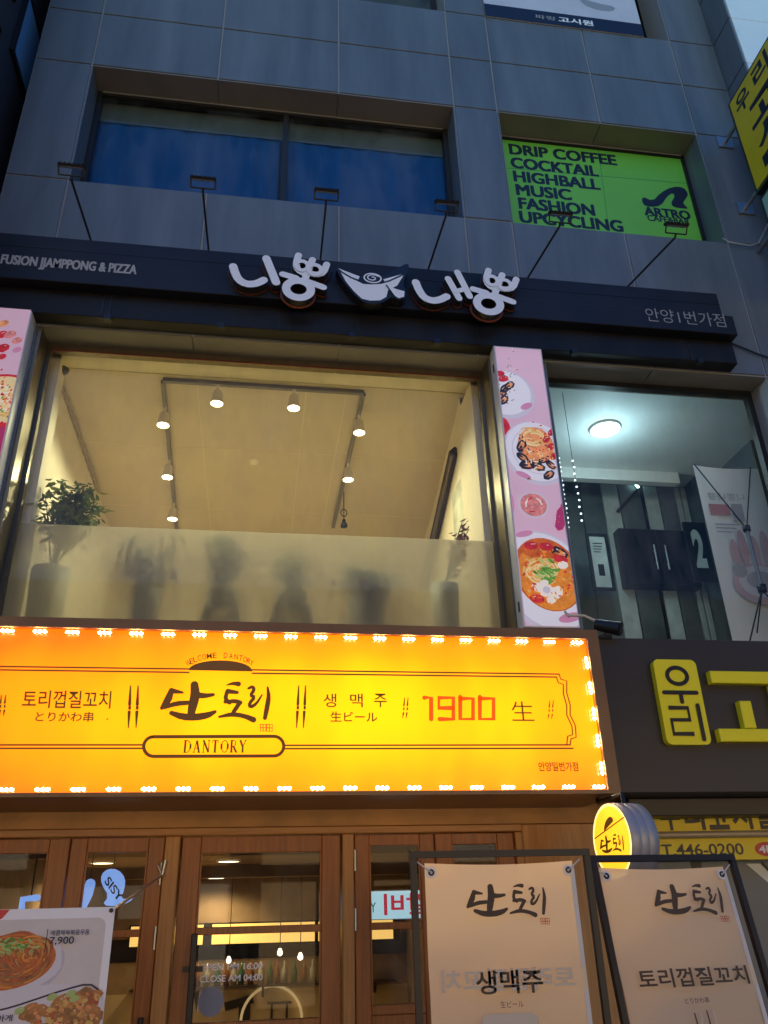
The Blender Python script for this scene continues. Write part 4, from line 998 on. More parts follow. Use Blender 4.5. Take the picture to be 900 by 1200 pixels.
# serif capitals built from thick and thin strokes on a unit grid
SER = {'D': [([(.15, 0), (.15, 1)], 1), ([(0, 0), (.45, 0), (.75, .2), (.82, .5), (.75, .8), (.45, 1), (0, 1)], 0), ([(.80, .3), (.83, .5), (.80, .7)], 1)],
       'A': [([(.1, 0), (.42, 1)], 0), ([(.42, 1), (.76, 0)], 1), ([(.22, .35), (.62, .35)], 0), ([(0, 0), (.24, 0)], 0), ([(.58, 0), (.92, 0)], 0)],
       'N': [([(.14, 0), (.14, 1)], 0), ([(.1, 1), (.78, 0)], 1), ([(.78, 0), (.78, 1)], 0), ([(0, 0), (.28, 0)], 0), ([(0, 1), (.2, 1)], 0), ([(.64, 1), (.92, 1)], 0)],
       'T': [([(.42, 0), (.42, 1)], 1), ([(.05, .8), (.07, 1), (.77, 1), (.79, .8)], 0), ([(.24, 0), (.6, 0)], 0)],
       'O': [([(.45+.4*math.cos(a*math.pi/8), .5+.5*math.sin(a*math.pi/8)) for a in range(17)], 0), ([(.06, .28), (.05, .5), (.06, .72)], 1), ([(.84, .28), (.85, .5), (.84, .72)], 1)],
       'R': [([(.16, 0), (.16, 1)], 1), ([(0, 1), (.45, 1), (.64, .88), (.64, .62), (.45, .5), (.16, .5)], 0), ([(.4, .5), (.78, 0)], 1), ([(0, 0), (.34, 0)], 0), ([(.66, 0), (.92, 0)], 0)],
       'Y': [([(.08, 1), (.42, .45)], 1), ([(.76, 1), (.42, .45)], 0), ([(.42, .45), (.42, 0)], 1), ([(0, 1), (.24, 1)], 0), ([(.64, 1), (.88, 1)], 0), ([(.26, 0), (.58, 0)], 0)]}
m = MB(); m.layer = .006
a0, a1 = fr.px(215, 882), fr.px(290, 882); hh = fr.px(215, 868)[1]-a0[1]; adv = (a1[0]-a0[0])/6.9
for i, ch in enumerate('DANTORY'):
    for pts, th in SER[ch]: m.stroke(fr, [(a0[0]+adv*i+px_*adv*.86, a0[1]+pz_*hh) for px_, pz_ in pts], .010 if th else .0045, BROWNI, cap=False)
m.build('name_lettering', og)
# brush logo, drawn from strokes in a 900 x 700 sketch grid
LOGO = [([(205, 275), (270, 285)], [34, 14]), ([(205, 272), (185, 330), (150, 375)], [30, 48, 24]), ([(165, 372), (230, 350), (300, 345)], [22, 30, 26]),
        ([(340, 240), (345, 300), (330, 360), (318, 420)], [46, 56, 54, 40]), ([(350, 300), (400, 305), (450, 298)], [40, 30, 20]),
        ([(205, 405), (270, 428), (350, 430), (420, 418), (460, 398)], [26, 40, 42, 38, 20]),
        ([(530, 242), (560, 232), (598, 235)], [8, 18, 30]), ([(535, 278), (590, 285)], [30, 20]), ([(530, 280), (520, 325), (545, 345)], [22, 26, 24]), ([(520, 340), (580, 335), (608, 345)], [22, 26, 26]), ([(605, 345), (575, 390), (560, 410)], [26, 26, 18]),
        ([(485, 428), (560, 412), (630, 422), (685, 445)], [14, 28, 26, 34]),
        ([(655, 262), (680, 250), (690, 270), (665, 305), (695, 310), (660, 350), (665, 372), (700, 355), (735, 300)], [14, 22, 22, 20, 22, 20, 24, 18, 10]), ([(768, 255), (775, 310), (765, 370), (752, 435)], [12, 26, 30, 24])]
def logo(mb, fr, pt, sc, mt, seal=SEAL, step=.00025):
    for pts, wd in LOGO: mb.stroke(fr, [pt(*p) for p in pts], [q*sc for q in wd], mt, n=mb.nl(step), sm=1)
def seal_mark(mb, fr, pt, sc, seal=SEAL, step=.00025):
    for (a, b, c_, d) in ((725, 472, 758, 510), (762, 472, 795, 512)):
        mb.stroke(fr, [pt(a, b), pt(c_, b), pt(c_, d), pt(a, d), pt(a, b)], 5*sc, seal, n=mb.nl(step)); mb.stroke(fr, [pt((a+c_)/2, b), pt((a+c_)/2, d)], 5*sc, seal, n=mb.nl(step)); mb.stroke(fr, [pt(a, (b+d)/2), pt(c_, (b+d)/2)], 5*sc, seal, n=mb.nl(step))
m = MB(); m.layer = .008
sc = abs(fr.px(340, 800)[0]-fr.px(160, 800)[0])/900
logo(m, fr, lambda a, b: fr.px(160+a/5, 755+b/5), sc, BROWNI); m.build('brush_logo', og)
m = MB(); m.layer = .008; SEALG = emit('seal_red_print', (.75, .06, .01), .8); seal_mark(m, fr, lambda a, b: fr.px(160+a/5, 755+b/5), sc, SEALG); m.build('seal', og)
# led modules
def led(x, z, vert=False, first=[None]):
    key = 'v' if vert else 'h'
    if (key not in LEDP):
        mb = MB(); yy = yF_+.012
        if vert: mb.box(x-.006, x+.006, yy+.001, yy+.012, z-.038, z+.038, LEDB)
        else: mb.box(x-.038, x+.038, yy+.001, yy+.012, z-.006, z+.006, LEDB)
        for k in (-1, 0, 1):
            c = (x, yy, z+k*.024) if vert else (x+k*.024, yy, z)
            mb.lathe(c, [(0, -.006), (.0055, -.004), (.008, .0), (.008, .002)], LEDE, 10, axis=(0, 1, 0))
        o = mb.build('led_module', og); LEDP[key] = (o, x, z); return
    o, a, b = LEDP[key]; c = o.copy(); COL.objects.link(c); c.parent = og; c.location = (x-a, 0, z-b)
LEDP = {}
for i in range(25): led(1.855-.03-i*.1665, 3.150)
for i in range(25): led(1.868-.03-i*.169, 2.342)
for i in range(5): led(1.868, 3.03-i*.148, True)

# ------------------------------------------------------------------ dark sign beside it
ds = thing('dark_shop_sign', 'dark brown shop sign with a yellow plate and big yellow letters at right', 'sign', (3.2, -.2, 2.35))
ydk = -.42; fr = FY(ydk)
m = MB(); zt = fr.px(800, 749)[1]; zb = fr.px(800, 929)[1]
m.bbox(1.957, 6.0, ydk, -.02, zb, zt, DSIGN, .005); m.build('case', ds)
m = MB(); zu = P(800, 956, -.22)[1]; m.bbox(2.16, 6.0, -.22, -.064, zu, zb-.002, DSIGN, .005); m.build('under_panel', ds)
m = MB()
c = qp(fr, [(763, 775), (811, 776), (829, 873), (776, 876)])
px0, px1, pz0, pz1 = (c[0][0]+c[3][0])/2, (c[1][0]+c[2][0])/2, (c[2][1]+c[3][1])/2, (c[0][1]+c[1][1])/2
def rrect(x0, x1, z0, z1, r):
    o = []
    for cx, cz, a0 in ((x1-r, z1-r, 0), (x0+r, z1-r, 90), (x0+r, z0+r, 180), (x1-r, z0+r, 270)):
        for i in range(6): a = R_(a0+i*18); o.append((cx+r*math.cos(a), cz+r*math.sin(a)))
    return o
m.poly(fr, rrect(px0, px1, pz0, pz1, .035), YELP, n=.001, depth=.045); m.build('name_plate', ds)
m = MB(); hh = (pz1-pz0)
m.ring(FY(ydk-.046), ((px0+px1)/2-.0, pz0+hh*.80), .075, .062, .024, BLACKP, n=.001, depth=.004)
f2 = FY(ydk-.046)
m.stroke(f2, [(px0+.035, pz0+hh*.60), (px1-.035, pz0+hh*.60)], .024, BLACKP, n=.0015, depth=.004); m.stroke(f2, [((px0+px1)/2, pz0+hh*.59), ((px0+px1)/2, pz0+hh*.49)], .024, BLACKP, n=.002, depth=.004)
m.stroke(f2, [(px0+.045, pz0+hh*.42), (px1-.11, pz0+hh*.42), (px1-.11, pz0+hh*.28), (px0+.05, pz0+hh*.28), (px0+.05, pz0+hh*.12), (px1-.10, pz0+hh*.12)], .024, BLACKP, n=.0025, depth=.004, cap=False); m.stroke(f2, [(px1-.045, pz0+hh*.45), (px1-.045, pz0+hh*.06)], .024, BLACKP, n=.003, depth=.004)
m.build('lettering', ds)
fb = FY(ydk-.05)
c0 = fb.px(832, 790); c1 = fb.px(845, 862); cv = fb.px(868, 826)
m = MB(); wd = .075
def bar(x0, x1, z0, z1): m.bbox(x0, x1, ydk-.055, ydk-.004, z0, z1, YELP, .004)
zt_, zb_ = c0[1]+.02, c1[1]-.035
bar(c0[0], c0[0]+.46, zt_-wd, zt_); bar(c0[0]+.38, c0[0]+.46, zb_+wd+.004, zt_-wd-.004)
bar(c0[0]-.02, c0[0]+.56, zb_, zb_+wd); bar(c0[0]+.15, c0[0]+.225, zb_+wd+.004, zb_+.24)
m.build('letter', ds)
m = MB(); u = c0[0]+.72
m.text(fb, '시텔', u, u+1.1, zb_, zt_, YELP, n=-.046, depth=.05, bold=.03); m.build('letter', ds)

# yellow strip sign below, with phone number
ys = thing('phone_sign', 'yellow strip sign with a black phone number under the dark sign', 'sign', (3.2, -.03, 2.0))
fr = FY(-.06)
zt = fr.px(800, 950)[1]; z0 = fr.px(800, 1009)[1]
m = MB(); m.bbox(2.25, 6.0, -.06, -.002, z0, zt+.12, YELS, .004); m.build('board', ys)
m = MB()
a = fr.px(776, 1002); b = fr.px(872, 1000); m.text(fr, 'T.446-0200', a[0], b[0], fr.px(800, 1003)[1], fr.px(800, 989)[1], BLACKP, n=.002, bold=.015)
for k, q in enumerate(('우', '리', '고', '시', '텔', '4', 'F', '입', '실')):
    u = fr.px(775, 970)[0]+k*.155; m.text(fr, q, u, u+.13, fr.px(800, 973)[1], fr.px(800, 973)[1]+.17, BLACKP, n=.002, bold=.03)
m.build('lettering', ys)
m = MB(); cx, cz = fr.px(898, 995); m.ell(fr, (cx, cz), .075, .04, mat('sign_red', (.55, .04, .03), .4), n=.002); m.text(fr, '4F', cx-.05, cx+.035, cz-.022, cz+.022, WHITEP, n=.003, bold=.03); m.build('floor_badge', ys)
m = MB(); za = fr.px(800, 979)[1]; m.tube([(2.2, -.10, za), (6, -.10, za)], .020, mat('conduit', (.45, .36, .22), .4, metal=.3), 10); o = m.build('conduit_pipe', org=(2.2, -.1, za)); tag(o, 'horizontal pipe crossing the yellow phone number sign', 'pipe')

# ------------------------------------------------------------------ round hanging drum sign
yd = -.75; rad = .180
xf, cz = P(717, 985, yd)
dn = Vector((-math.cos(R_(9)), -math.sin(R_(9)), 0)); dc = Vector((xf, yd, cz))
t = thing('round_sign', 'round yellow lit drum sign hung beside the standing banners', 'sign', (xf, yd, cz))
m = MB(); DRUMS = mat('drum_steel', (.34, .35, .38), .4, metal=.25)
m.lathe(dc, [(rad-.02, .004), (rad, 0), (rad, .055), (rad-.002, .057), (rad-.002, .06), (rad, .062), (rad, .10), (rad-.002, .102), (rad-.002, .105), (rad, .107), (rad, .155), (0, .155)], DRUMS, 48, axis=-dn); m.build('drum', t)
m = MB(); k = 48; DY = emit('drum_face', (1.0, .52, .02), .95)
UD = Vector((0, 0, 1)).cross(dn)
FD = Frame(dc+dn*.001, UD, (0, 0, 1))
m.poly(FD, [((rad-.004)*math.cos(2*math.pi*i/k), (rad-.004)*math.sin(2*math.pi*i/k)) for i in range(k)], DY, n=0); m.build('face', t)
m = MB(); m.ring(FD, (0, 0), rad-.003, rad-.003, .012, emit('drum_rim_glow', (1, .8, .3), 1.0), n=.0006); m.build('rim', t)
m = MB(); m.layer = .001
logo(m, FD, lambda a, b: ((a-470)*.00036, -(b-330)*.00036-.012), .00036, BROWNI)
m.stroke(FD, [(-rad*.86, .022), (rad*.84, .095)], .006, BROWNI, n=.0055, cap=False)
m.poly(FD, [(.05*math.cos(a*math.pi/10)+.0, .068+.038*math.sin(a*math.pi/10)+.02*math.cos(a*math.pi/10)) for a in range(11)], BROWNI, n=.006)
m.build('brush_logo', t)
m = MB(); bx = dc-dn*.1; m.tube([(bx.x, bx.y, cz+rad-.004), (bx.x, bx.y, zB-.02), (bx.x, -.40, zB-.02), (bx.x, -.40, zB+.05)], .012, BLACKM, 8); m.build('bracket', t)

# ------------------------------------------------------------------ little flood fixture and cable on the sign top
x, z = P(712, 735, -.45)
t = thing('flood_fixture', 'small dark spotlight with loose cable perched on the orange sign corner', 'lamp', (x, -.42, 3.227))
m = MB(); m.box(x-.05, x+.02, -.45, -.38, 3.228, 3.25, BLACKM); m.tube([(x-.02, -.42, 3.25), (x, -.44, 3.30)], .012, BLACKM, 6); m.build('mount', t)
m = MB(); m.tube([(x-.05, -.40, 3.33), (x+.06, -.50, 3.27)], [.035, .045], BLACKM, 12); m.build('lamp_head', t)
m = MB(); m.lathe((x+.062, -.502, 3.269), [(0, .004), (.036, .0)], HD, 12, axis=(.72, -.65, -.39)); m.build('lens', t)
m = MB(); m.tube([(x-.02, -.40, 3.34), (x-.10, -.36, 3.40), (x-.15, -.25, 3.44), (x-.12, -.15, 3.47), (x-.14, -.10, 3.55)], .009, mat('cable_cream', (.6, .55, .4), .6), 6); m.build('cable', t)

# ================================================================== STOREFRONT
sf = thing('wooden_storefront', 'brown wooden shopfront frame holding glazed doors below the orange sign', 'shopfront', (.3, .03, 0))
m = MB()
zl = 2.215
m.bbox(-2.1, 1.56, -.03, .10, zl-.04, zl, WOODX, .005)
m.build('lintel', sf)
m = MB(); m.box(-2.1, 6.0, -.02, .0, zl+.003, 3.2, mat('transom_board', (.42, .20, .05), .5, var=.2)); m.build('transom', sf)
for a, b in ((-.478, -.396), (.500, .566), (1.515, 1.56)):
    m = MB(); m.bbox(a, b, -.028, .10, 0, zl-.042, WOODL, .005); m.build('post', sf)
m = MB(); m.bbox(1.563, 2.22, -.012, .10, 0, zl, WOODL, .004); m.build('side_panel', sf)
m = MB(); m.bbox(-2.16, -1.506, -.012, .10, 0, zl-.042, WOODL, .004); m.build('side_panel', sf)
def door(name, x0, x1, label, ztop, stile, rail_top, mid, low, handle=None, group='glazed wooden doors of the shopfront', hinges=None, y=0.0):
    t = thing(name, label, 'door', ((x0+x1)/2, y, 0), group)
    m = MB(); d = .045
    m.bbox(x0, x0+stile, y, y+d, .02, ztop, WOODD, .004); m.bbox(x1-stile, x1, y, y+d, .02, ztop, WOODD, .004)
    m.bbox(x0+stile+.001, x1-stile-.001, y+.002, y+d, rail_top, ztop, WOODD, .003); m.bbox(x0+stile+.001, x1-stile-.001, y+.002, y+d, mid[0], mid[1], WOODD, .003)
    m.bbox(x0+stile+.001, x1-stile-.001, y+.002, y+d, low[0], low[1], WOODD, .003); m.bbox(x0+stile+.001, x1-stile-.001, y+.004, y+d, .02, low[0]-.002, WOODD, .003)
    # glazing beads
    for (za, zb2) in ((low[1], mid[0]), (mid[1], rail_top)):
        for xx in (x0+stile, x1-stile-.010): m.box(xx+.001, xx+.009, y+.008, y+.016, za, zb2, WOODD)
    m.build('frame', t)
    for (za, zb2) in ((low[1], mid[0]), (mid[1], rail_top)):
        m = MB(); m.box(x0+stile-.004, x1-stile+.004, y+.020, y+.026, za-.004, zb2+.004, GD); m.build('pane', t)
    if hinges:
        for hz in hinges[1]:
            m = MB(); m.tube([(hinges[0], y-.008, hz), (hinges[0], y-.008, hz+.11)], .009, STEEL, 8); m.build('hinge', t)
    return t
zA = lambda py, px=300: P(px, py, 0)[1]
ztop = zl-.045
MID = (zA(1094), zA(1085)); LOW = (zA(1208), zA(1196))
d1 = door('folding_door', -1.50, -.985, 'leftmost glazed wooden folding door, partly behind the food poster', ztop, .105, zA(996), MID, LOW)
d2 = door('folding_door', -.978, -.482, 'folding door with a blue drop shaped stand-in for a reflection behind its glass', ztop, .085, zA(996), MID, LOW, hinges=(-.489, (1.62, 1.93)))
m = MB(); m.tube([(-.52, -.05, 1.05), (-.52, -.05, 1.32)], .014, BLACKM, 8); m.build('handle', d2)
d3 = door('entrance_door', -.388, .492, 'centre entrance door with a long black handle and opening hours', ztop, .105, zA(999), MID, LOW, group=None)
m = MB(); hx = P(226, 1130, -.05)[0]
m.bbox(hx-.016, hx+.016, -.07, -.045, .8, zA(1087)-.02, BLACKM, .004); m.box(hx-.05, hx+.05, -.045, 0, zA(1133)-.012, zA(1133)+.012, BLACKM); m.box(hx-.012, hx+.012, -.045, 0, .9, .93, BLACKM); m.build('handle', d3)
m = MB(); fr = FY(.019)
def tz(body, x0, y0, x1, y1, mt, bold=0): m.text(fr, body, fr.px(x0, y0)[0], fr.px(x1, y0)[0], fr.px(x0, y1)[1], fr.px(x0, y0)[1], mt, n=.0005, bold=bold)
VIN = mat('vinyl_white', (.88, .87, .83), .6)
tz('OPEN PM 16:00', 234, 1130, 308, 1138, VIN, .02); tz('CLOSE AM 04:00', 234, 1143.5, 308, 1151.5, VIN, .02); m.build('opening_hours', d3)
d4 = door('folding_door', .572, 1.035, 'narrow glazed folding door right of the entrance with steel hinges', ztop, .085, zA(993), MID, (zA(1196), zA(1184)), hinges=(.574, (1.68, 1.98)))
d5 = door('folding_door', 1.042, 1.512, 'rightmost folding door mostly hidden behind the standing banner', ztop, .10, zA(993), MID, (zA(1196), zA(1184)))
# -------- bar interior
m = MB(); BW = mat('bar_wall', (.30, .22, .13), .6, var=.2); BC = mat('bar_ceiling', (.16, .10, .06), .6, var=.2); BCR = mat('bar_cream', (.55, .47, .30), .6, var=.15, vscale=2)
m.box(-2.1, 2.3, .10, 9.0, 2.35, 2.42, BC); m.box(-2.1, 2.3, 2.0, 2.14, 2.22, 2.35, BC); m.box(-2.1, 2.3, 5.0, 5.14, 2.22, 2.35, BC); m.build('bar_ceiling', bld)
m = MB(); m.box(-2.1, 2.3, 7.9, 8.0, 1.62, 2.35, BW); m.box(-2.1, 2.3, 7.9, 8.0, .98, 1.35, BW); m.box(-2.1, 2.3, 7.9, 8.0, 0, .98, BCR); m.box(-2.1, -2.0, .10, 7.9, 0, 2.35, BW); m.box(2.2, 2.3, .10, 7.9, 0, 2.35, BW); m.build('bar_wall', bld)
m = MB(); m.box(-2.0, 2.2, .10, 7.9, .002, .012, FLOORI); m.build('bar_floor', bld)
YL = emit('reflected_band_glow', (1.0, .64, .18), .8)  # glowing band added for the yellow street signs mirrored in the door glass
t = thing('reflected_band', 'long yellow lit band added in the bar in place of reflected street signs', 'light band', (0, 7.85, 1.35))
z0, z1 = P(300, 1105, 7.85)[1], P(300, 1082, 7.85)[1]
m = MB(); m.box(-1.6, 2.1, 7.80, 7.9, z0-.02, z1+.02, BLACKP); m.build('case', t)
m = MB(); m.box(-1.58, -.62, 7.79, 7.80, z0, z1, YL); m.box(-.50, .9, 7.79, 7.80, z0, z1, YL); m.box(.95, 2.0, 7.79, 7.80, z0, z1, YL); m.build('lit_panel', t)
for i, (px, py, zz, lab) in enumerate(((268, 1008, 2.35, 'nearest round downlight on the bar ceiling behind the entrance door'), (266, 1048, 2.35, 'second round downlight deeper in the bar, behind the first'), (120, 1010, 2.35, 'round downlight on the bar ceiling behind the blue drop shape'))):
    x, y = PZ(px, py, zz); y = min(y, 7.4)
    t = thing('bar_downlight', lab, 'light', (x, y, 2.35), 'downlights on the bar ceiling')
    m = MB(); m.lathe((x, y, 2.345), [(.13, .004), (.13, -.01), (.11, -.012)], WHITEP, 20); m.build('trim_ring', t)
    m = MB(); m.lathe((x, y, 2.336), [(0, 0), (.11, 0)], emit('bar_lens', (1, .85, .55), 5), 20); m.build('lens', t)
    lamp('bar_light', 'SPOT', (x, y, 2.30), 60, (1, .72, .38), t, .08, 160, .6)
# round neon logo wall feature
t = thing('ring_light', 'glowing cream ring on the bar back wall seen low through the door', 'light', (.2, 7.8, .9))
m = MB(); f7 = FY(7.86); c = f7.px(318, 1196); m.ring(f7, c, .42, .42, .035, emit('ring_glow', (1, .82, .45), .22), n=0, depth=.03); m.build('ring', t)
m = MB(); m.stroke(f7, [(c[0]-.62, c[1]+.18), (c[0]-.25, c[1]+.26)], .10, BLACKP, n=.002, cap=False); m.stroke(f7, [(c[0]-.36, c[1]+.20), (c[0]-.36, c[1]-.3)], .15, BLACKP, n=.0025, cap=False); m.stroke(f7, [(c[0]-.05, c[1]+.2), (c[0]+.25, c[1]+.2)], .03, BLACKP, n=.003); m.stroke(f7, [(c[0], c[1]-.2), (c[0], c[1]+.2)], .03, BLACKP, n=.004); m.stroke(f7, [(c[0]+.2, c[1]-.2), (c[0]+.2, c[1]+.2)], .03, BLACKP, n=.005); m.build('logo', t)
# shelf, bottles and bulbs added to stand in for door glass reflections
t = thing('added_bar_shelf', 'long dark shelf added under the yellow band on the bar back wall', 'shelf', (0, 7.7, 1.04))
m = MB(); m.box(-1.5, 2.0, 7.6, 7.9, 1.02, 1.045, DW); m.build('board', t)
for x in (-1.2, .2, 1.7): m = MB(); m.box(x, x+.03, 7.66, 7.9, .90, 1.019, BLACKM); m.build('bracket', t)
BOT = [mat('bottle_green', (.05, .14, .07), .15), mat('bottle_amber', (.25, .10, .02), .15), mat('bottle_clear', (.45, .47, .42), .15)]
for k in range(3):
    m = MB(); m.lathe((0, 0, 0), [(0, 0), (.04, 0), (.042, .15), (.016, .20), (.014, .27), (0, .27)], BOT[k], 12); BOT[k] = m.build('bottle', org=(0, 0, 0))
lab = ('green glass bottle added on the dark bar shelf in place of reflections', 'amber glass bottle added on the dark bar shelf in place of reflections', 'clear glass bottle added on the dark bar shelf in place of reflections')
for i in range(15):
    k = (i*7) % 3; o = BOT[k] if BOT[k].get('label') is None else BOT[k].copy()
    if o is not BOT[k]: COL.objects.link(o)
    tag(o, lab[k], 'bottle', 'bottles added on the bar shelf'); o.location = (-.75+i*.115+.02*math.sin(i*5), 7.74, 1.046)
for i, (px, py, y, lab) in enumerate(((328, 1117, 5.2, 'small warm bulb added in place of a reflection, left of its twin'), (352, 1122, 5.2, 'small warm bulb added in place of a reflection, right of its twin'), (268, 1126, 6.0, 'small warm bulb added in place of a reflection, left of the other two'))):
    x, z = P(px, py, y)
    t = thing('reflection_bulb', lab, 'lamp', (x, y, z), 'bulbs added in the bar in place of reflections')
    m = MB(); m.tube([(x, y, z+.05), (x, y, 2.35)], .005, BLACKM, 5); m.build('cord', t)
    m = MB(); m.lathe((x, y, z), [(0, -.03), (.028, -.015), (.03, .01), (.015, .045), (0, .05)], emit('reflection_bulb_glow', (1, .85, .55), 3), 10); m.build('bulb', t)
# round blue sticker on the door glass
o = MB(); fr = FY(.018); c = fr.px(247, 1174); o.ell(fr, c, .065, .068, mat('sticker_blue', (.16, .19, .28), .4), n=.0003); o.poly(fr, [(c[0]-.07, c[1]-.05), (c[0]-.06, c[1]+.06), (c[0]-.09, c[1]+.04)], BLACKP, n=.0006); o = o.build('round_sticker', d3)
# lit shapes added inside in place of street signs reflected in the glass
BL = emit('reflected_panel_glow', (.34, .58, .72), .9); BLR = emit('reflected_blue_glow', (.22, .42, 1.0), .75)
fr = FY(.62)
t = thing('reflected_panel', 'pale blue lit panel with mirrored red letters, standing in for a street sign reflection', 'sign', (1.0, .62, 1.6))
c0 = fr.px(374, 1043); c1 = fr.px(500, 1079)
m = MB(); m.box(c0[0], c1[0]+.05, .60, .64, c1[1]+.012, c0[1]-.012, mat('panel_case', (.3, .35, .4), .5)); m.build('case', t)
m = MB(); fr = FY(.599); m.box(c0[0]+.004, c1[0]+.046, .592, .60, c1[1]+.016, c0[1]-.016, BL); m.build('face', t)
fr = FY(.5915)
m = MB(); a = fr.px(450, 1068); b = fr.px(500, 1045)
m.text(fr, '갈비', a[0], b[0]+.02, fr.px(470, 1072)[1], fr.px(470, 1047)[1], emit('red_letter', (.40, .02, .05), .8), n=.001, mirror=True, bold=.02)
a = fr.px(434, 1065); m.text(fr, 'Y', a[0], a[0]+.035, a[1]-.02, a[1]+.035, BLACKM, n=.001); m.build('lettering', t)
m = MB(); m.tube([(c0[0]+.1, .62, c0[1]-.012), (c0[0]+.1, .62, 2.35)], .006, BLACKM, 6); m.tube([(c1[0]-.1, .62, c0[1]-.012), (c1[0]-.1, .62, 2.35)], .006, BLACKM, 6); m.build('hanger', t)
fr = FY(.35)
t = thing('reflected_drop', 'lit blue drop shape standing in for a reflection in the left folding door', 'sign', (-.6, .35, 1.7))
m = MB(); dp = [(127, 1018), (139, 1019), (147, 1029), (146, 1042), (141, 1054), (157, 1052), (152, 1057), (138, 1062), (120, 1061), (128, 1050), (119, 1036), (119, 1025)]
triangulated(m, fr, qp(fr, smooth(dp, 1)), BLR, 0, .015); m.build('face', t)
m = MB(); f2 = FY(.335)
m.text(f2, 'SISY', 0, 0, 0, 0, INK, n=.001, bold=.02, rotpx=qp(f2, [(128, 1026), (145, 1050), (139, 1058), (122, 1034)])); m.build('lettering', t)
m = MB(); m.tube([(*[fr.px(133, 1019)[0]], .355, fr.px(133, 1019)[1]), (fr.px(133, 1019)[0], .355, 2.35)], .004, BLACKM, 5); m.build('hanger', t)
t = thing('reflected_strokes', 'lit blue angular strokes standing in for a reflection in the leftmost folding door', 'sign', (-1.1, .35, 1.7))
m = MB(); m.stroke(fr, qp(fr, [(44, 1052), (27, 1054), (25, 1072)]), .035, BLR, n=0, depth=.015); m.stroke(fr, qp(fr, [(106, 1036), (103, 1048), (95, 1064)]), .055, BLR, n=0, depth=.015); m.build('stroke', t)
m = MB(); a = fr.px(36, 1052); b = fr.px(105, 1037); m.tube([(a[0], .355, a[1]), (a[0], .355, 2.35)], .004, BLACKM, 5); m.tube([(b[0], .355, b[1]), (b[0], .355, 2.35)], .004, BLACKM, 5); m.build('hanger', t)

# right lower entrance (bluish glass)
m = MB(); m.box(2.225, 6.0, -.001, .3, 2.24, 3.3, JDARK); m.box(2.225, 2.6, .02, .3, 0, 2.24, CLAD)
m.build('shop_wall', bld)
t = thing('side_entrance', 'blue grey glazed entrance at the right under the yellow phone sign', 'door', (3.3, .1, 0))
EN = mat('entrance_panel', (.075, .11, .14), .3, metal=.0, var=.12)
m = MB(); m.box(2.6, 6.0, .08, .12, 0, 2.0, EN); m.build('panel', t)
m = MB(); m.box(2.6, 2.68, .04, .08, 0, 2.0, BLACKM); m.box(3.4, 3.46, .04, .08, 0, 2.0, BLACKM); m.build('frame', t)
fr = FY(.079); m = MB(); m.poly(fr, qp(fr, [(874, 1012), (892, 1012), (915, 1040), (902, 1036)]), WHITEW, n=.001); m.stroke(fr, qp(fr, [(893, 1012), (915, 1034)]), .02, BLACKM, n=.002); m.build('reflection_stripe', t)  # pale slanted stripe paints light reflected in the entrance glass

# ================================================================== STANDING BANNERS
def banner_frame(t, F, W_, H, r=.0125):
    m = MB(); m.fbox(F, 0, 2*r, 0, H-2*r-.001, -r, r, BLACKM); m.fbox(F, W_-2*r, W_, 0, H-2*r-.001, -r, r, BLACKM); m.fbox(F, 0, W_, H-2*r, H, -r, r, BLACKM)
    m.fbox(F, 2*r, W_-2*r, .12, .12+2*r, -r, r, BLACKM); m.build('frame', t)
    for u in (r, W_-r):
        m = MB(); a = F.at(u, .02, 0); m.box(a.x-.02, a.x+.02, a.y-.22, a.y+.22, .0, .03, BLACKM); m.build('foot', t)
def banner_sheet(t, F, u0, u1, v0, v1, hem=.02, bow=.012):
    m = MB(); K, J = 14, 60; V = []; f = []; mi = []
    for j in range(J+1):
        for i in range(K+1):
            a, b = i/K, j/J
            V.append(F.at(u0+(u1-u0)*a, v0+(v1-v0)*b-.010*math.sin(a*math.pi)*(b > .99), bow*math.sin(a*math.pi)*math.sin(b*math.pi)*-1-.004*math.sin(b*17+a*4)-.003*math.sin(b*41-a*7)*(.4+.6*b)))
    for j in range(J):
        for i in range(K):
            f.append((j*(K+1)+i, j*(K+1)+i+1, (j+1)*(K+1)+i+1, (j+1)*(K+1)+i))
    m.add(V, f, FABR, True)
    o = m.build('sheet', t)
    m = MB(); m.fbox(F, u1-.016, u1+.002, v0, v1-.02, .003, .0042, FABW); m.build('hem', t)
    for u in (u0+.025, u1-.025):
        m = MB(); m.ell(F, (u, v1-.035), .022, .022, WHITEP, n=.006, k=16, depth=.002); m.ring(F, (u, v1-.035), .0125, .0125, .007, BLACKM, n=.0085, depth=.003, k=16); m.build('eyelet', t)
        m = MB(); uu = u0-.03 if u < (u0+u1)/2 else u1+.03
        m.tube([F.at(u, v1-.035, .012), F.at(uu, v1+.005, .005)], .003, FABW, 5); m.build('tie', t)
    return o
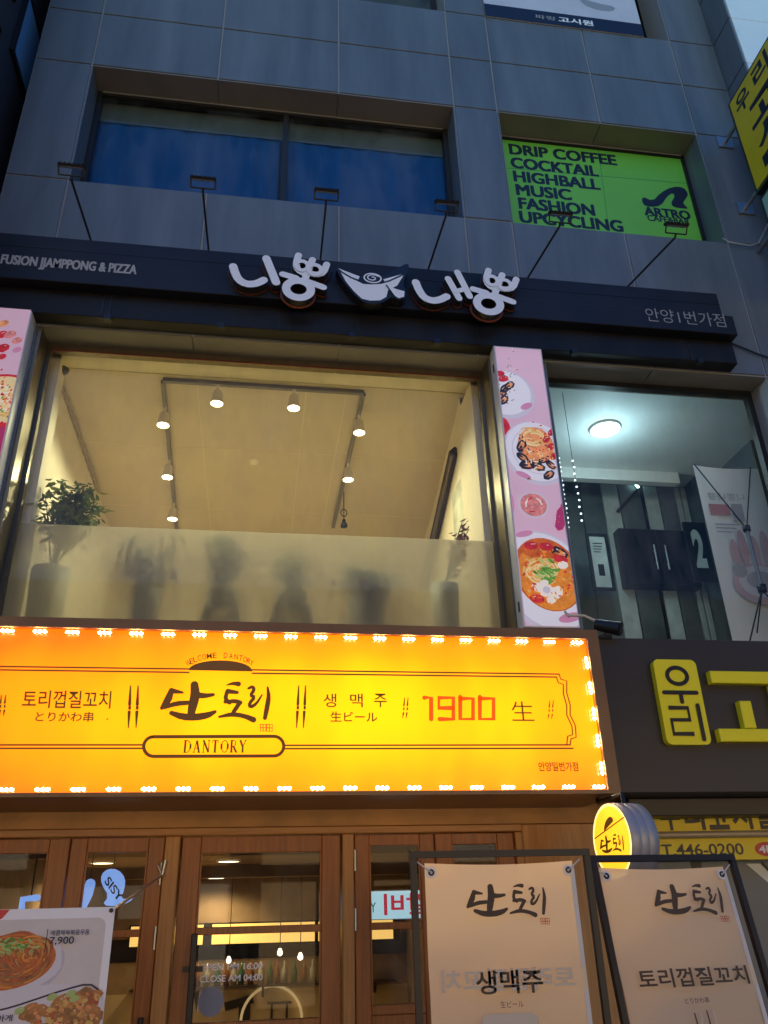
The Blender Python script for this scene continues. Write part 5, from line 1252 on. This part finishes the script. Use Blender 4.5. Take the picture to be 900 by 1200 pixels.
# left one
y1 = -1.5
u0, zt = P(480, 998, y1); u1 = P(690, 1000, y1)[0]; F1 = Frame((u0, y1, 0), (1, .0, 0), (0, 0, 1)); W1 = u1-u0; H1 = zt
t1 = thing('standing_banner', 'standing black framed fabric banner advertising draft beer, in front of the folding doors', 'banner', (u0, y1, 0), 'black framed standing banners')
banner_frame(t1, F1, W1, H1)
a = F1.px(497, 1009); b = F1.px(671, 1011)
banner_sheet(t1, F1, a[0], b[0], .22, (a[1]+b[1])/2)
def logo_on(t, F, px0, py0, sx, mt=INKB):
    m = MB(); m.layer = .012; s = abs(F.px(px0+100, py0)[0]-F.px(px0, py0)[0])/100
    o = F.px(px0, py0)
    logo(m, F, lambda a_, b_: (o[0]+a_*sx*s, o[1]-b_*sx*s), sx*s, mt, SEAL, .00015); m.build('brush_logo', t)
    m = MB(); m.layer = .012; seal_mark(m, F, lambda a_, b_: (o[0]+a_*sx*s, o[1]-b_*sx*s), sx*s, SEAL, .00015); m.build('seal', t)
logo_on(t1, F1, 522, 1002, .142)
def ftext(t, F, items, name='lettering'):
    m = MB(); m.layer = .013
    for (body, x0, y0, x1, y1_, bold, mt, mir) in items:
        p, q = F.px(x0, y0), F.px(x1, y0); r_ = F.px(x0, y1_)
        m.text(F, body, p[0], q[0], r_[1], p[1], mt, bold=bold, mirror=mir)
    return m.build(name, t)
ftext(t1, F1, [('생맥주', 556, 1138, 634, 1166, .018, INKB, False), ('生ビール', 585, 1173, 612, 1181, .0, INKB, False)])
ftext(t1, F1, [('토리껍질꼬치', 516, 1137, 672, 1164, .02, GHOST, True)], 'show_through')
BEER = mat('beer_amber', (.52, .30, .14), .6)
m = MB(); c = F1.px(597, 1200); m.layer = .013; m.poly(F1, rrect(c[0]-.10, c[0]+.10, c[1]-.35, c[1]-.0, .03), BEER, n=.0133); m.poly(F1, rrect(c[0]-.11, c[0]+.11, c[1]-.06, c[1]+.035, .03), GHOST, n=.0136); m.build('picture', t1)
# right one, leaning back and turned a little
lean = R_(9); yw = R_(6)
U2 = Vector((math.cos(yw), math.sin(yw), 0)); V2 = Vector((-math.sin(yw)*math.sin(lean), math.cos(yw)*math.sin(lean), math.cos(lean)))
ytop = -1.35
tl = P(690, 1003, ytop); O2 = Vector((tl[0], ytop, tl[1])); s_ = O2.z/V2.z; O2 = O2-V2*s_; H2 = s_
F2 = Frame(O2, U2, V2)
W2 = F2.px(861, 1010)[0]
t2 = thing('standing_banner', 'leaning black framed fabric banner advertising chicken skin skewers, in front of the round sign', 'banner', O2, 'black framed standing banners')
banner_frame(t2, F2, W2, H2)
a = F2.px(701, 1016); b = F2.px(848, 1016)
banner_sheet(t2, F2, a[0], b[0], .22, (a[1]+b[1])/2)
logo_on(t2, F2, 735, 1005, .122)
ftext(t2, F2, [('토리껍질꼬치', 744, 1137, 873, 1160, .018, INKB, False), ('とりかわ串', 800, 1170, 828, 1177, .0, INKB, False)])
m = MB(); m.layer = .013
for q in range(4):
    a = F2.px(812+q*7, 1188-q*1.5); m.stroke(F2, [(a[0], a[1]), (a[0]+.01, a[1]-.28)], [.006, .012], GHOST if q % 2 else INKB)
m.build('picture', t2)

# food poster at lower left
yp = -1.5
tl = P(0, 1062, yp); tr = P(135, 1064, yp); PX0 = tr[0]-.60; PX1 = tr[0]; PZ1 = tr[1]+.004; PZ0 = .25
F3 = Frame((0, yp, 0), (1, 0, 0), (0, 0, 1))
t3 = thing('food_poster', 'white poster with red noodles and fried chicken on a stand, lower left', 'poster', (PX0, yp, 0))
POSW = mat('poster_white', (.84, .86, .90), .45, var=.03); POSB = mat('poster_beige', (.66, .61, .60), .5, var=.08, vscale=3)
m = MB(); m.fbox(F3, PX0, PX1, PZ0, PZ1, -.004, 0, POSW); m.build('sheet', t3)
cl = (PX0+.001, PX1-.001, PZ0+.001, PZ1-.001)
m = MB(); m.step = .00003; s = F3.px(101, 1130)[0]-F3.px(100, 1130)[0]; c = lambda a_, b_: F3.px(a_, b_)
q = F3.px(125, 1075); m.poly(F3, rrect(PX0+.02, q[0], PZ0+.03, q[1], .03), POSB, n=m.nl(.0004), clip=cl)
m.poly(F3, qp(F3, [(-40, 1060), (17, 1060), (3, 1076), (-40, 1100)]), REDF, n=m.nl(.0004), clip=cl)
m.ell(F3, c(8, 1137), 66*s, 36*s, PLATE2, rot=.18, clip=cl); m.ell(F3, c(8, 1134), 64*s, 34*s, PLATE, rot=.18, clip=cl, wob=.03)
m.ell(F3, c(10, 1128), 54*s, 29*s, SOUP, rot=.12, clip=cl); m.ell(F3, c(12, 1122), 50*s, 27*s, MEAT, rot=.1, clip=cl, wob=.05)
noodles(m, F3, c(12, 1126), 48*s, 28*s, 110, (MEAT, SOUP, SOUP2, CHIC, MEAT), 2.6*s, cl, 21)
noodles(m, F3, c(35, 1118), 26*s, 20*s, 50, (SOUP2, CHIC2, SOUP, MEAT), 1.8*s, cl, 25)
for i in range(34): qq = (random.gauss(12, 11), random.gauss(1108, 4)); blob(m, F3, c(*qq), 4*s, random.choice((HERB, HERB2, HERB2)), cl, random.uniform(-.8, .8), .35)
for i in range(10): qq = (random.gauss(20, 10), random.gauss(1114, 3)); m.ring(F3, c(*qq), 2.0*s, 2.6*s, .9*s, random.choice((HERB2, HERB, HERB2)))
m.ell(F3, c(40, 1215), 90*s, 52*s, PLATE, rot=.15, clip=cl); m.stroke(F3, [c(-10, 1186), c(15, 1180), c(45, 1170), c(75, 1160), c(105, 1152), c(116, 1160)], 2*s, INK, clip=cl, sm=1)
for i in range(60):
    qq = (random.uniform(30, 116), random.uniform(1163, 1215)); 
    if qq[1] < 1196-(qq[0])*.33: continue
    blob(m, F3, c(*qq), random.uniform(6, 13)*s, random.choice((CHIC, CHIC2, CHIC, MEAT)), cl, random.uniform(-.8, .8), .6)
for i in range(160):
    qq = (random.uniform(30, 116), random.uniform(1163, 1215))
    if qq[1] < 1198-(qq[0])*.33: continue
    blob(m, F3, c(*qq), random.uniform(1.5, 4)*s, random.choice((CHIC, CHIC2, SHRI, NOOD)), cl, random.uniform(-.8, .8), .6)
for qq in ((24, 1184), (84, 1164), (62, 1168), (88, 1170)): blob(m, F3, c(*qq), 6*s, HERB2, cl, .3)
m.build('picture', t3)
ftext(t3, F3, [('매콤제육볶음우동', 61, 1090, 106, 1096.5, .012, INK, False), ('7,900', 59.5, 1098, 88, 1108, .012, INK, False), ('가라아게', -22, 1190, 16, 1198, .015, INK, False)])
m = MB(); aa = F3.px(57, 1089); m.stroke(F3, [aa, (aa[0], aa[1]-.075)], .003, INK, n=.013); 
m.build('rule', t3)
m = MB(); m.tube([(PX1-.02, yp+.02, PZ1-.02), (PX1-.30, yp+.10, 1.0), (PX0+.02, yp+.02, PZ0+.05)], .008, BLACKM, 6); m.tube([(PX0+.02, yp+.02, PZ1-.02), (PX1-.30, yp+.10, 1.0), (PX1-.02, yp+.02, PZ0+.05)], .008, BLACKM, 6); m.tube([(PX1-.30, yp+.1, 1.0), (PX1-.30, yp+.45, .0)], .01, BLACKM, 6)
m.tube([(PX0+.02, yp+.02, PZ0+.05), (PX0+.05, yp+.02, 0)], .008, BLACKM, 6); m.tube([(PX1-.02, yp+.02, PZ0+.05), (PX1-.05, yp+.02, 0)], .008, BLACKM, 6); m.build('stand', t3)
m = MB(); e = F3.px(131, 1067); m.ell(F3, (e[0], e[1]), .008, .008, BLACKM, n=.013, k=12, depth=.002); m.build('eyelet', t3)
# stay rod between poster corner and door post
m = MB(); a = P(131, 1067, yp); p0 = Vector((a[0], yp, a[1])); b = P(190, 1026, -.04); p1 = Vector((b[0], -.04, b[1])); b2 = P(194, 1008, -.04)
m.tube([p0, p1], .006, STEEL, 8); m.tube([p1, (b2[0], -.04, b2[1])], .010, STEEL, 8); b3 = P(185, 1014, -.04); m.tube([p1, (b3[0], -.04, b3[1])], .006, STEEL, 8)
o = m.build('stay_rod', org=p1); tag(o, 'thin steel stay from the door post to the food poster corner', 'rod')

# ================================================================== YELLOW BLADE SIGN top right
xb = 4.19; y0b = -.30
ztl = P(850, 123, y0b)[1]; zbl = P(884, 228, y0b)[1]
t = thing('blade_sign', 'tall yellow projecting sign with dark lettering high at the right edge', 'sign', (xb, y0b, zbl), 'projecting signs at the right edge')
wB = 1.05
m = MB(); m.box(xb+.006, xb+.22, y0b-wB, y0b, zbl, ztl, mat('blade_case', (.05, .055, .07), .35, metal=.5)); m.build('case', t)
m = MB(); m.box(xb, xb+.005, y0b-wB+.03, y0b-.03, zbl+.03, ztl-.03, TARP); m.build('face', t)
FB = Frame((xb-.001, y0b, 0), (0, -1, 0), (0, 0, 1))
m = MB()
hB = ztl-zbl
m.text(FB, '우', .09, .30, ztl-.30, ztl-.08, INK, n=.0005, bold=.025); m.text(FB, '리', .38, .62, ztl-.30, ztl-.06, INK, n=.0005, bold=.025)
for k, ch in enumerate('고시텔'): m.text(FB, ch, .20, .62, ztl-.62-k*.29, ztl-.36-k*.29, INK, n=.0005, bold=.035)
m.build('lettering', t)
m = MB()
for z in (zbl+.15, ztl-.15): m.tube([(xb+.1, y0b, z), (xb+.1, .0, z)], .02, STEEL, 8); m.box(xb+.02, xb+.18, -.02, -.001, z-.07, z+.07, STEEL)
m.build('bracket', t)
t = thing('blade_sign', 'pale green lit projecting sign below the yellow one, mostly out of view', 'sign', (xb, y0b, 6.2), 'projecting signs at the right edge')
zt2 = zbl-.08
m = MB(); m.box(xb+.006, xb+.22, y0b-1.0, y0b-.02, zt2-1.0, zt2, MATS['blade_case']); m.build('case', t)
m = MB(); m.box(xb, xb+.005, y0b-.97, y0b-.05, zt2-.97, zt2-.03, mat('blade_pale', (.35, .52, .46), .4)); m.build('face', t)
m = MB(); m.tube([(xb+.1, y0b-.02, zt2-.3), (xb+.1, 0, zt2-.3)], .02, STEEL, 8); m.build('bracket', t)
# loose cables on the facade
m = MB(); x, z = P(848, 283, -.03)
m.tube([(x, -.03, z+.04), (x+.05, -.03, z), (x+.25, -.03, z-.02), (4.3, -.03, z+.02), (4.38, -.2, z+.2)], .007, mat('cable_pale', (.5, .5, .48), .6), 6); o = m.build('cable', org=(x, -.03, z)); tag(o, 'pale loose cable at the lower right corner of the green film window', 'cable', 'cables on the facade')
m = MB(); m.tube([(*[3.72], -.02, 5.98), (4.0, -.02, 5.86), (4.2, -.02, 5.80), (4.4, -.02, 5.9)], .008, BLACKM, 6); m.tube([(4.2, -.02, 5.80), (4.3, -.02, 5.5), (4.34, -.02, 5.2)], .008, BLACKM, 6)
o = m.build('cable', org=(3.72, -.02, 5.98)); tag(o, 'dark cable drooping from the right end of the black fascia', 'cable', 'cables on the facade')
